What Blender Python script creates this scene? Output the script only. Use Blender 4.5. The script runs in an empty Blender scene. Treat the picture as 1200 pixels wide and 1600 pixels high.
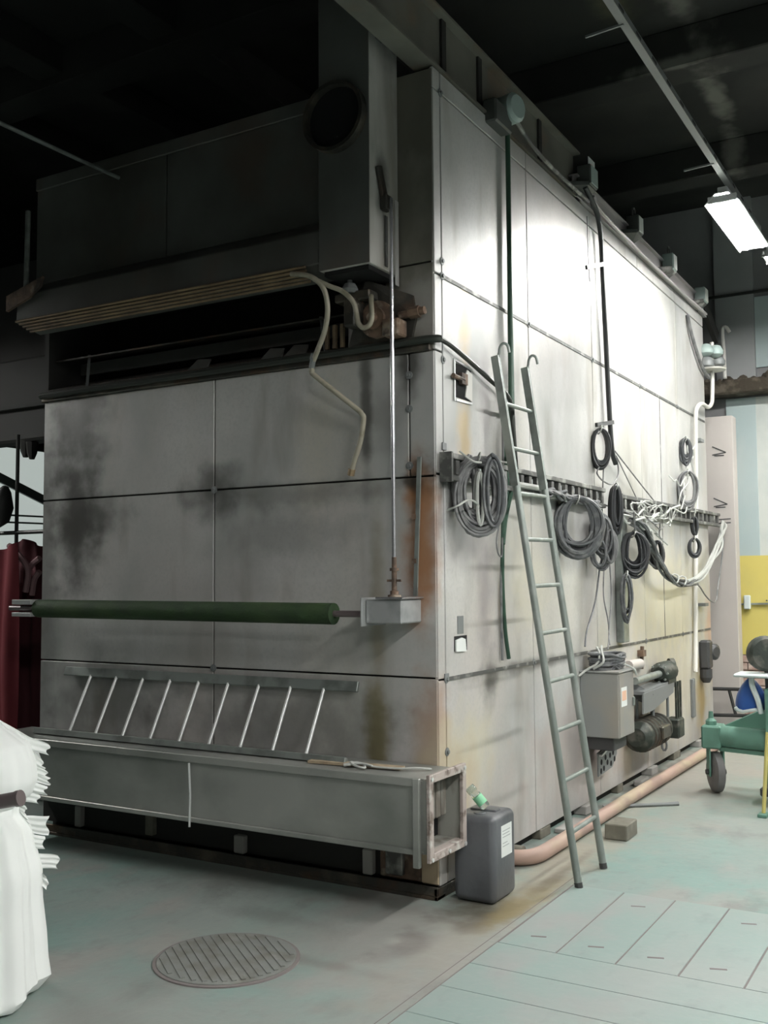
import bpy, bmesh, math, random
from mathutils import Vector, Matrix, Quaternion
random.seed(7)
scene = bpy.context.scene
col = scene.collection

# ---------------------------------------------------------------- camera
cam_data = bpy.data.cameras.new('camera')
cam = bpy.data.objects.new('camera', cam_data); col.objects.link(cam)
cam_data.sensor_fit = 'VERTICAL'; cam_data.sensor_height = 36.0
cam_data.lens = 35.77
cam_data.clip_start = 0.05; cam_data.clip_end = 100
def cam_matrix(loc, yaw, pitch, roll):
    f = Vector((-math.sin(yaw)*math.cos(pitch), math.cos(yaw)*math.cos(pitch), math.sin(pitch)))
    r = Vector((math.cos(yaw), math.sin(yaw), 0)); u = r.cross(f)
    c, s = math.cos(roll), math.sin(roll)
    R, U = c*r + s*u, -s*r + c*u
    m = Matrix((R, U, -f)).transposed().to_4x4(); m.translation = loc
    return m
cam.matrix_world = cam_matrix(Vector((2.4106, -4.6431, 1.6)), 0.530535, 0.067379, -0.006686)
scene.camera = cam

# ---------------------------------------------------------------- world, exposure
world = bpy.data.worlds.new('world'); scene.world = world; world.use_nodes = True
world.node_tree.nodes['Background'].inputs[0].default_value = (0.8, 0.9, 1.0, 1)
world.node_tree.nodes['Background'].inputs[1].default_value = 0.02
vs = scene.view_settings
vs.view_transform = 'Standard'; vs.look = 'None'; vs.gamma = 1.0; vs.use_curve_mapping = False
vs.exposure = 0.15
TUBE_POWER = 230.0      # radiance of the fluorescent tubes
# fluorescent fixtures of the hall: (x, y, z, running direction); the first two hang in view, the rest are unseen, most of them added to brighten the hall
FIXTURES = [(0.90, 3.38, 4.30, 'y'), (1.42, 5.0, 4.50, 'x'), (3.2, -5.0, 3.75, 'y'), (3.2, -2.3, 3.75, 'y'), (3.2, 0.4, 3.75, 'y'), (3.2, 3.1, 3.75, 'y'), (3.2, 5.8, 3.75, 'y'), (5.6, -2.3, 3.75, 'y'), (-6.0, -1.2, 3.75, 'y')]

# ---------------------------------------------------------------- materials
MATS = {}
def mat(name, base, rough=0.5, metal=0.0, layers=(), blobs=(), bump=None, emit=None, trans=0.0, alpha=1.0, spec=0.5):
    """Principled material; layers = (colour, scale_xyz, detail, low, high, amount) of stain noise in world metres,
    blobs = (colour, centre, radii, amount) stains with a place and shape of their own."""
    if name in MATS: return MATS[name]
    m = bpy.data.materials.new(name); m.use_nodes = True
    nt = m.node_tree; N, L = nt.nodes, nt.links
    b = N['Principled BSDF']
    b.inputs['Roughness'].default_value = rough; b.inputs['Metallic'].default_value = metal
    b.inputs['Specular IOR Level'].default_value = spec
    b.inputs['Base Color'].default_value = (*base, 1)
    if trans: b.inputs['Transmission Weight'].default_value = trans
    if emit:
        b.inputs['Emission Color'].default_value = (*emit[0], 1); b.inputs['Emission Strength'].default_value = emit[1]
    geo = N.new('ShaderNodeNewGeometry') if (layers or blobs or bump) else None
    cur = None
    def mix(fac, colour):
        nonlocal cur
        x = N.new('ShaderNodeMix'); x.data_type = 'RGBA'
        L.new(fac, x.inputs[0])
        if cur is None: x.inputs[6].default_value = (*base, 1)
        else: L.new(cur, x.inputs[6])
        x.inputs[7].default_value = (*colour, 1)
        cur = x.outputs[2]
    def vmul(sock, v):
        x = N.new('ShaderNodeVectorMath'); x.operation = 'MULTIPLY'; L.new(sock, x.inputs[0]); x.inputs[1].default_value = v
        return x.outputs[0]
    def math_(op, a, bv):
        x = N.new('ShaderNodeMath'); x.operation = op
        for i, s in enumerate((a, bv)):
            if hasattr(s, 'default_value'): L.new(s, x.inputs[i])
            else: x.inputs[i].default_value = s
        return x.outputs[0]
    for i, (c, sc, det, lo, hi, amt) in enumerate(layers):
        n = N.new('ShaderNodeTexNoise'); n.inputs['Scale'].default_value = 1.0; n.inputs['Detail'].default_value = det
        off = N.new('ShaderNodeVectorMath'); off.operation = 'ADD'; off.inputs[1].default_value = (3.7*i+1, 5.1*i, 2.3*i)
        L.new(vmul(geo.outputs['Position'], sc), off.inputs[0]); L.new(off.outputs[0], n.inputs['Vector'])
        r = N.new('ShaderNodeMapRange'); r.inputs[1].default_value = lo; r.inputs[2].default_value = hi
        r.inputs[3].default_value = 0; r.inputs[4].default_value = amt
        L.new(n.outputs['Fac'], r.inputs[0]); mix(r.outputs[0], c)
    if blobs:
        n = N.new('ShaderNodeTexNoise'); n.inputs['Scale'].default_value = 6.0; n.inputs['Detail'].default_value = 5
        L.new(geo.outputs['Position'], n.inputs['Vector'])
        for (c, ctr, rad, amt) in blobs:
            s = N.new('ShaderNodeVectorMath'); s.operation = 'SUBTRACT'; s.inputs[1].default_value = ctr
            L.new(geo.outputs['Position'], s.inputs[0])
            d = N.new('ShaderNodeVectorMath'); d.operation = 'LENGTH'
            L.new(vmul(s.outputs[0], tuple(1.0/q for q in rad)), d.inputs[0])
            e = math_('ADD', d.outputs['Value'], math_('MULTIPLY', math_('SUBTRACT', n.outputs['Fac'], 0.5), 1.3))
            r = N.new('ShaderNodeMapRange'); r.interpolation_type = 'SMOOTHSTEP'
            r.inputs[1].default_value = 0.15; r.inputs[2].default_value = 1.1; r.inputs[3].default_value = amt; r.inputs[4].default_value = 0
            L.new(e, r.inputs[0]); mix(r.outputs[0], c)
    if cur is not None: L.new(cur, b.inputs['Base Color'])
    if bump:
        sc, det, dist = bump
        n = N.new('ShaderNodeTexNoise'); n.inputs['Scale'].default_value = 1.0; n.inputs['Detail'].default_value = det
        L.new(vmul(geo.outputs['Position'], sc if isinstance(sc, tuple) else (sc,)*3), n.inputs['Vector'])
        bp = N.new('ShaderNodeBump'); bp.inputs['Strength'].default_value = 1.0; bp.inputs['Distance'].default_value = dist
        L.new(n.outputs['Fac'], bp.inputs['Height']); L.new(bp.outputs[0], b.inputs['Normal'])
    MATS[name] = m
    return m

RUST = (0.36, 0.17, 0.075); SOOT = (0.05, 0.048, 0.042); CREAM = (0.60, 0.55, 0.41); OLIVE = (0.20, 0.17, 0.08)
mat('sheet_steel', (0.56, 0.55, 0.53), 0.42, 0.12,
    layers=[((0.36, 0.365, 0.35), (1.3, 1.3, 1.0), 7, 0.40, 0.62, 0.9), ((0.53, 0.49, 0.40), (1.8, 1.8, 0.25), 4, 0.52, 0.74, 0.55),
            ((0.26, 0.235, 0.20), (5.0, 5.0, 1.2), 7, 0.56, 0.74, 0.6), ((0.52, 0.47, 0.45), (0.8, 0.8, 0.6), 5, 0.45, 0.65, 0.5), ((0.58, 0.57, 0.57), (2.3, 2.3, 1.7), 6, 0.52, 0.70, 0.55), ((0.38, 0.39, 0.38), (60, 60, 60), 3, 0.45, 0.75, 0.35)],
    blobs=[(RUST, (-0.09, 0.0, 1.78), (0.14, 0.10, 0.60), 0.95), (RUST, (-0.04, 0.03, 0.80), (0.16, 0.14, 0.42), 0.65), (RUST, (-0.10, 0.0, 2.08), (0.13, 0.1, 0.16), 0.9),
           (OLIVE, (-0.36, 0.0, 0.74), (0.11, 0.12, 0.44), 0.95), (OLIVE, (-0.36, 0.0, 1.5), (0.07, 0.12, 0.7), 0.55), (SOOT, (-2.62, 0.0, 2.02), (0.28, 0.2, 0.62), 0.9), (SOOT, (-2.48, 0.0, 2.02), (0.40, 0.2, 0.20), 0.7),
           (SOOT, (-1.47, 0.0, 2.12), (0.30, 0.2, 0.22), 0.75), (SOOT, (-2.60, 0.0, 2.62), (0.34, 0.2, 0.50), 0.75), (SOOT, (-0.9, 0.0, 2.08), (0.9, 0.2, 0.10), 0.45), (SOOT, (-2.9, 0.0, 1.5), (0.16, 0.2, 1.4), 0.55),
           (SOOT, (-0.42, 0.0, 2.50), (0.05, 0.2, 0.55), 0.75), (SOOT, (-0.30, 0.0, 2.46), (0.16, 0.2, 0.22), 0.35), (SOOT, (-2.3, 0.0, 0.85), (0.6, 0.2, 0.36), 0.6), (SOOT, (-0.95, 0.0, 1.85), (0.6, 0.2, 0.22), 0.35),
           (SOOT, (-0.9, 0.0, 0.80), (1.0, 0.2, 0.30), 0.5), (SOOT, (-0.15, 0.0, 2.76), (0.10, 0.2, 0.30), 0.85), (SOOT, (-0.15, 0.0, 2.12), (0.12, 0.2, 0.06), 0.9),
           (SOOT, (0.0, 0.06, 2.18), (0.2, 0.12, 0.18), 0.9), (SOOT, (0.0, 0.62, 1.04), (0.2, 0.14, 0.20), 0.8), (SOOT, (0.0, 1.3, 1.08), (0.2, 1.2, 0.05), 0.7),
           ((0.26, 0.23, 0.25), (0.0, 0.58, 1.55), (0.2, 0.14, 0.60), 0.65), ((0.27, 0.25, 0.26), (0.0, 0.3, 1.85), (0.2, 0.35, 0.30), 0.5),
           ((0.52, 0.38, 0.18), (0.0, 0.34, 2.40), (0.2, 0.12, 0.36), 0.7), ((0.52, 0.38, 0.18), (0.0, 0.36, 3.0), (0.2, 0.10, 0.32), 0.7), ((0.34, 0.31, 0.31), (0.0, 0.62, 2.6), (0.2, 0.10, 0.45), 0.6),
           (CREAM, (0.0, 0.25, 0.66), (0.2, 0.6, 0.34), 0.7), (CREAM, (0.0, 4.6, 1.35), (0.2, 1.6, 0.7), 0.65), ((0.50, 0.36, 0.20), (0.0, 0.2, 0.45), (0.2, 0.30, 0.40), 0.5),
           (CREAM, (0.0, 4.6, 0.60), (0.2, 1.9, 0.6), 0.55), ((0.34, 0.25, 0.10), (0.0, 5.55, 0.45), (0.2, 0.26, 0.50), 0.9), ((0.40, 0.33, 0.18), (0.0, 3.15, 0.35), (0.2, 0.25, 0.40), 0.75),
           ((0.48, 0.38, 0.35), (0.0, 2.5, 0.45), (0.2, 1.9, 0.5), 0.6), (CREAM, (0.0, 1.25, 1.7), (0.2, 0.40, 0.6), 0.35), ((0.28, 0.26, 0.25), (0.0, 1.95, 0.45), (0.2, 0.20, 0.35), 0.65),
           ((0.26, 0.245, 0.245), (0.0, 2.30, 1.65), (0.2, 0.28, 0.9), 0.6), ((0.50, 0.30, 0.20), (0.0, 6.0, 1.05), (0.2, 0.26, 0.55), 0.7), ((0.36, 0.34, 0.29), (0.0, 4.9, 3.6), (0.2, 0.10, 0.8), 0.5)],
    bump=((1.6, 1.6, 1.0), 2, 0.012))
mat('dark_casing', (0.022, 0.021, 0.019), 0.8)
mat('hood_steel', (0.15, 0.155, 0.145), 0.45, 0.2, layers=[((0.07, 0.065, 0.055), (1.2, 1.2, 1.0), 5, 0.4, 0.65, 0.85), ((0.15, 0.08, 0.05), (2, 2, 1.5), 4, 0.55, 0.75, 0.5)], bump=(1.8, 2, 0.01))
mat('duct_steel', (0.62, 0.60, 0.57), 0.45, 0.1, layers=[((0.20, 0.19, 0.16), (2.5, 2.5, 0.7), 5, 0.42, 0.68, 0.8), ((0.28, 0.19, 0.10), (4, 4, 0.6), 4, 0.55, 0.75, 0.5)],
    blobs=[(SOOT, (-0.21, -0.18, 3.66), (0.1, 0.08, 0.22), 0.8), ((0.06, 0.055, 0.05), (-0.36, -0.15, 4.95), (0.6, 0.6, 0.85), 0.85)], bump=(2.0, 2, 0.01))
mat('shaded_sooty_steel', (0.17, 0.16, 0.13), 0.5, 0.1, layers=[((0.08, 0.075, 0.06), (1.5, 1.5, 1.0), 6, 0.42, 0.64, 0.85), ((0.30, 0.29, 0.26), (3, 3, 2), 6, 0.55, 0.72, 0.6)], blobs=[((0.42, 0.40, 0.37), (-0.06, 0.0, 3.02), (0.22, 0.3, 0.26), 0.85)], bump=(1.8, 2, 0.01))  # soot brown that also paints in the shade on the upper corner front
mat('greasy_metal', (0.055, 0.052, 0.045), 0.45, 0.4, layers=[((0.14, 0.12, 0.09), (7, 7, 7), 4, 0.5, 0.7, 0.8), ((0.12, 0.06, 0.03), (4, 4, 4), 3, 0.55, 0.7, 0.7)], bump=(18, 3, 0.006))
mat('rusty_metal', (0.20, 0.13, 0.09), 0.7, 0.2, layers=[((0.05, 0.04, 0.035), (9, 9, 9), 4, 0.42, 0.62, 0.9), ((0.40, 0.34, 0.27), (12, 12, 12), 3, 0.58, 0.7, 0.8)], bump=(25, 3, 0.006))
mat('trough_steel', (0.36, 0.365, 0.34), 0.38, 0.3, layers=[((0.17, 0.18, 0.165), (1.2, 1.2, 1.8), 6, 0.4, 0.62, 0.85), ((0.50, 0.48, 0.44), (3, 3, 2), 4, 0.55, 0.72, 0.5)], bump=(1.5, 2, 0.012))
mat('flange_steel', (0.42, 0.36, 0.33), 0.65, 0.1, layers=[((0.12, 0.09, 0.07), (16, 16, 16), 4, 0.52, 0.66, 0.9), ((0.60, 0.60, 0.56), (14, 14, 14), 3, 0.58, 0.68, 0.8)])
mat('rail_steel', (0.30, 0.33, 0.31), 0.42, 0.5, layers=[((0.15, 0.16, 0.15), (8, 8, 8), 4, 0.45, 0.65, 0.7)])
mat('rung_steel', (0.66, 0.67, 0.66), 0.35, 0.4)
mat('ladder_grey', (0.22, 0.25, 0.23), 0.4, 0.25, layers=[((0.34, 0.36, 0.34), (10, 10, 6), 4, 0.5, 0.68, 0.7)])
mat('bright_steel', (0.62, 0.62, 0.64), 0.25, 0.85, layers=[((0.35, 0.35, 0.36), (9, 9, 2), 3, 0.5, 0.7, 0.5)])
mat('bracket_steel', (0.48, 0.49, 0.49), 0.28, 0.4, layers=[((0.30, 0.31, 0.31), (10, 10, 10), 4, 0.45, 0.65, 0.6)])
mat('roller_green', (0.018, 0.045, 0.011), 0.75, layers=[((0.015, 0.035, 0.012), (9, 9, 9), 5, 0.45, 0.62, 0.9), ((0.06, 0.10, 0.03), (2, 2, 2), 3, 0.5, 0.7, 0.5)], bump=(60, 3, 0.003))
mat('copper_pipe', (0.34, 0.25, 0.15), 0.5, 0.4, layers=[((0.14, 0.10, 0.07), (5, 5, 5), 4, 0.45, 0.65, 0.8)])
mat('hose_grey', (0.36, 0.33, 0.26), 0.5, 0.1, layers=[((0.16, 0.15, 0.10), (10, 10, 10), 4, 0.5, 0.65, 0.7)])
mat('pipe_dark', (0.045, 0.05, 0.043), 0.4, 0.3)
mat('green_paint_pipe', (0.04, 0.09, 0.06), 0.4, 0.1)
mat('cable_grey', (0.10, 0.105, 0.11), 0.5, layers=[((0.20, 0.20, 0.20), (20, 20, 20), 2, 0.5, 0.65, 0.7)])
mat('cable_mid', (0.20, 0.20, 0.20), 0.5, layers=[((0.10, 0.10, 0.105), (12, 12, 12), 2, 0.48, 0.62, 0.8)])
mat('cable_dark', (0.035, 0.037, 0.04), 0.45)
mat('cable_pale', (0.46, 0.47, 0.44), 0.55)
mat('rack_metal', (0.10, 0.10, 0.095), 0.55, 0.3, layers=[((0.40, 0.40, 0.37), (9, 9, 9), 4, 0.52, 0.66, 0.8)])
mat('black_conduit', (0.025, 0.028, 0.028), 0.4)
mat('white_conduit', (0.66, 0.64, 0.60), 0.45)
mat('cabinet_grey', (0.27, 0.28, 0.275), 0.45, 0.1, layers=[((0.34, 0.295, 0.24), (1.7, 1.7, 1.2), 4, 0.5, 0.68, 0.7), ((0.25, 0.26, 0.26), (2.4, 2.4, 1.6), 4, 0.52, 0.7, 0.7)], bump=(3, 2, 0.004))
mat('motor_green', (0.02, 0.027, 0.02), 0.65, 0.0, layers=[((0.10, 0.095, 0.08), (12, 12, 12), 4, 0.5, 0.66, 0.8)], bump=(30, 3, 0.004))
mat('label_white', (0.72, 0.74, 0.72), 0.6); mat('label_orange', (0.72, 0.45, 0.32), 0.6); mat('label_grey_print', (0.35, 0.37, 0.37), 0.6)
mat('beam_steel', (0.17, 0.165, 0.14), 0.65, 0.1, layers=[((0.09, 0.085, 0.07), (2, 2, 2), 5, 0.42, 0.65, 0.8), ((0.19, 0.12, 0.07), (3, 3, 3), 4, 0.56, 0.72, 0.6)])
mat('channel_steel', (0.45, 0.42, 0.42), 0.5, 0.2)
mat('junction_box', (0.34, 0.42, 0.40), 0.45)
mat('junction_dark', (0.07, 0.075, 0.07), 0.5)
CEILING_PALE = (0.20, 0.20, 0.175)  # pale blotches on the ceiling and beam edges
mat('concrete_dark', (0.020, 0.021, 0.019), 0.9, layers=[((0.045, 0.045, 0.04), (0.9, 0.9, 0.9), 7, 0.45, 0.68, 0.9)],
    blobs=[(CEILING_PALE, (0.72, 1.9, 5.9), (0.14, 0.75, 0.2), 0.9), (CEILING_PALE, (0.62, 2.7, 5.9), (0.13, 0.50, 0.2), 0.8), (CEILING_PALE, (0.72, 3.6, 5.75), (0.22, 0.55, 0.3), 0.95), (CEILING_PALE, (0.50, 3.15, 5.62), (0.55, 0.05, 0.07), 0.9),
           (CEILING_PALE, (0.52, 4.5, 5.9), (0.12, 0.75, 0.2), 0.85), (CEILING_PALE, (0.48, 5.4, 5.75), (0.13, 0.55, 0.3), 0.8), ((0.09, 0.09, 0.05), (0.2, 2.2, 5.9), (0.2, 0.9, 0.2), 0.7)])
mat('pale_patch', (0.30, 0.30, 0.26), 0.9, layers=[((0.10, 0.10, 0.09), (2.5, 2.5, 2.5), 5, 0.45, 0.68, 0.9)])
mat('wall_dirty', (0.20, 0.20, 0.205), 0.9, layers=[((0.32, 0.32, 0.325), (0.7, 0.7, 0.6), 6, 0.45, 0.68, 0.9)])
mat('wall_dim', (0.03, 0.03, 0.028), 0.9)
mat('pilaster_paint', (0.32, 0.33, 0.33), 0.9, layers=[((0.42, 0.43, 0.44), (1.5, 1.5, 1.0), 5, 0.45, 0.65, 0.8)])
mat('wall_pale_green', (0.42, 0.50, 0.50), 0.8, layers=[((0.50, 0.54, 0.52), (2, 2, 1), 5, 0.45, 0.65, 0.7)])
mat('wall_plaster', (0.60, 0.62, 0.58), 0.85, layers=[((0.48, 0.52, 0.50), (3, 3, 2), 5, 0.45, 0.65, 0.8)])
mat('wall_yellow', (0.66, 0.55, 0.15), 0.6, layers=[((0.56, 0.48, 0.16), (3, 3, 2), 4, 0.45, 0.7, 0.6)])
mat('brick_pink', (0.45, 0.30, 0.25), 0.85, layers=[((0.55, 0.46, 0.40), (9, 9, 9), 4, 0.45, 0.65, 0.8)], bump=(40, 3, 0.004))
mat('mortar', (0.36, 0.31, 0.28), 0.9)
mat('cream_panel', (0.50, 0.46, 0.43), 0.55, layers=[((0.40, 0.37, 0.35), (2, 2, 0.7), 4, 0.45, 0.68, 0.7)])
mat('mark_black', (0.05, 0.05, 0.05), 0.8)
mat('rubble', (0.05, 0.04, 0.028), 0.95, layers=[((0.13, 0.11, 0.085), (9, 9, 9), 4, 0.5, 0.66, 0.8)], bump=(20, 4, 0.02))
FLOOR_GREEN = (0.215, 0.32, 0.29)
mat('floor_paint', FLOOR_GREEN, 0.50,
    layers=[((0.289, 0.300, 0.281), (0.9, 0.7, 1), 8, 0.42, 0.60, 0.75), ((0.148, 0.195, 0.179), (1.3, 0.8, 1), 7, 0.54, 0.74, 0.45),
            ((0.335, 0.300, 0.277), (2.2, 1.2, 1), 8, 0.54, 0.64, 0.6), ((0.133, 0.125, 0.113), (3.4, 2.0, 1), 9, 0.58, 0.72, 0.45), ((0.195, 0.211, 0.195), (14, 9, 1), 6, 0.55, 0.72, 0.35), ((0.312, 0.328, 0.304), (30, 30, 30), 3, 0.5, 0.75, 0.3)],
    blobs=[((0.320, 0.296, 0.234), (0.32, 0.7, 0), (0.24, 2.2, 1), 0.9), ((0.328, 0.304, 0.265), (0.30, 4.0, 0), (0.9, 3.4, 1), 0.65), ((0.304, 0.296, 0.273), (0.0, -0.6, 0), (0.60, 0.9, 1), 0.8),
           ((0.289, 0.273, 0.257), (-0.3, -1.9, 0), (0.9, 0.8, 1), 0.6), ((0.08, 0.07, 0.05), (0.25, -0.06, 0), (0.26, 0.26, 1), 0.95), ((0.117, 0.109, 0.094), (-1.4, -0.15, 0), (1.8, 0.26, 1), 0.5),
           ((0.117, 0.101, 0.078), (0.30, -0.28, 0), (0.12, 0.16, 1), 0.7), ((0.25, 0.20, 0.10), (0.38, 0.10, 0), (0.12, 0.55, 1), 0.9), ((0.13, 0.11, 0.08), (0.36, 0.75, 0), (0.05, 0.7, 1), 0.6), ((0.14, 0.12, 0.10), (-0.15, -1.0, 0), (0.5, 0.07, 1), 0.4),
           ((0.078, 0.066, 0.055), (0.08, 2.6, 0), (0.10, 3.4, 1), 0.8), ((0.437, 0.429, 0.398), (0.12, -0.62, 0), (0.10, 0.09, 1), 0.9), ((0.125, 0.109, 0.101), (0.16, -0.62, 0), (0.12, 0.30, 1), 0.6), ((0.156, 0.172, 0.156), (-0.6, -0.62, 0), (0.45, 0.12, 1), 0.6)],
    bump=(14, 5, 0.004))
mat('floor_plate_paint', (0.265, 0.345, 0.32), 0.48,
    layers=[((0.320, 0.344, 0.328), (1.5, 1.1, 1), 6, 0.44, 0.66, 0.7), ((0.352, 0.312, 0.308), (2.5, 1.6, 1), 8, 0.52, 0.68, 0.6), ((0.208, 0.240, 0.232), (9, 5, 1), 7, 0.58, 0.74, 0.4), ((0.336, 0.360, 0.344), (30, 30, 30), 3, 0.5, 0.75, 0.3)], bump=(10, 4, 0.002))
mat('floor_gap', (0.20, 0.175, 0.17), 0.9)
mat('manhole_iron', (0.22, 0.23, 0.215), 0.75, 0.1, layers=[((0.15, 0.14, 0.12), (8, 8, 8), 5, 0.45, 0.65, 0.8), ((0.32, 0.33, 0.30), (5, 5, 5), 4, 0.55, 0.7, 0.7)])
mat('wood_block', (0.44, 0.35, 0.24), 0.8, layers=[((0.20, 0.15, 0.10), (8, 8, 2), 4, 0.5, 0.7, 0.7)])
mat('dark_block', (0.15, 0.14, 0.11), 0.85, layers=[((0.24, 0.23, 0.19), (8, 8, 8), 4, 0.5, 0.68, 0.8)])
mat('concrete_foot', (0.34, 0.33, 0.31), 0.9)
mat('floor_pipe', (0.42, 0.29, 0.24), 0.6, layers=[((0.48, 0.42, 0.28), (4, 1.2, 4), 4, 0.5, 0.66, 0.8), ((0.28, 0.20, 0.18), (6, 3, 6), 4, 0.54, 0.7, 0.6)])
mat('jerry_plastic', (0.085, 0.09, 0.098), 0.38, layers=[((0.14, 0.145, 0.155), (5, 5, 2), 4, 0.48, 0.68, 0.7)], bump=(10, 3, 0.004))
mat('clear_plastic', (0.85, 0.92, 0.88), 0.08, trans=0.9)
mat('green_label', (0.25, 0.60, 0.36), 0.5)
mat('white_cloth', (0.86, 0.88, 0.86), 0.85)
mat('red_cloth', (0.17, 0.022, 0.03), 0.9); mat('maroon_cloth', (0.075, 0.014, 0.02), 0.9); mat('pink_cloth', (0.32, 0.19, 0.20), 0.9)
mat('bar_brown', (0.16, 0.13, 0.13), 0.4, 0.3)
mat('cart_green', (0.13, 0.27, 0.21), 0.5, 0.1, layers=[((0.10, 0.20, 0.155), (7, 7, 7), 4, 0.48, 0.66, 0.7)])
mat('rubber', (0.045, 0.045, 0.045), 0.6); mat('tyre_grey', (0.16, 0.155, 0.155), 0.6)
mat('blue_plastic', (0.02, 0.08, 0.30), 0.35); mat('white_plastic', (0.66, 0.72, 0.72), 0.4)
mat('yellow_pole', (0.55, 0.48, 0.16), 0.5)
mat('fixture_white', (0.75, 0.77, 0.77), 0.5); mat('tube_glow', (1, 1, 1), 0.5, emit=((1.0, 1.0, 0.965), TUBE_POWER))
mat('window_glow', (0.7, 0.75, 0.72), 0.3, emit=((0.85, 0.95, 0.90), 0.42))
mat('black_tube', (0.02, 0.02, 0.02), 0.5); mat('valve_dark', (0.06, 0.06, 0.062), 0.45, 0.2); mat('lead_grey', (0.19, 0.20, 0.20), 0.5, 0.1)
mat('hole_black', (0.006, 0.006, 0.006), 0.95)
mat('box_interior', (0.30, 0.30, 0.27), 0.7, layers=[((0.10, 0.08, 0.06), (10, 10, 3), 4, 0.45, 0.62, 0.8)])

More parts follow.
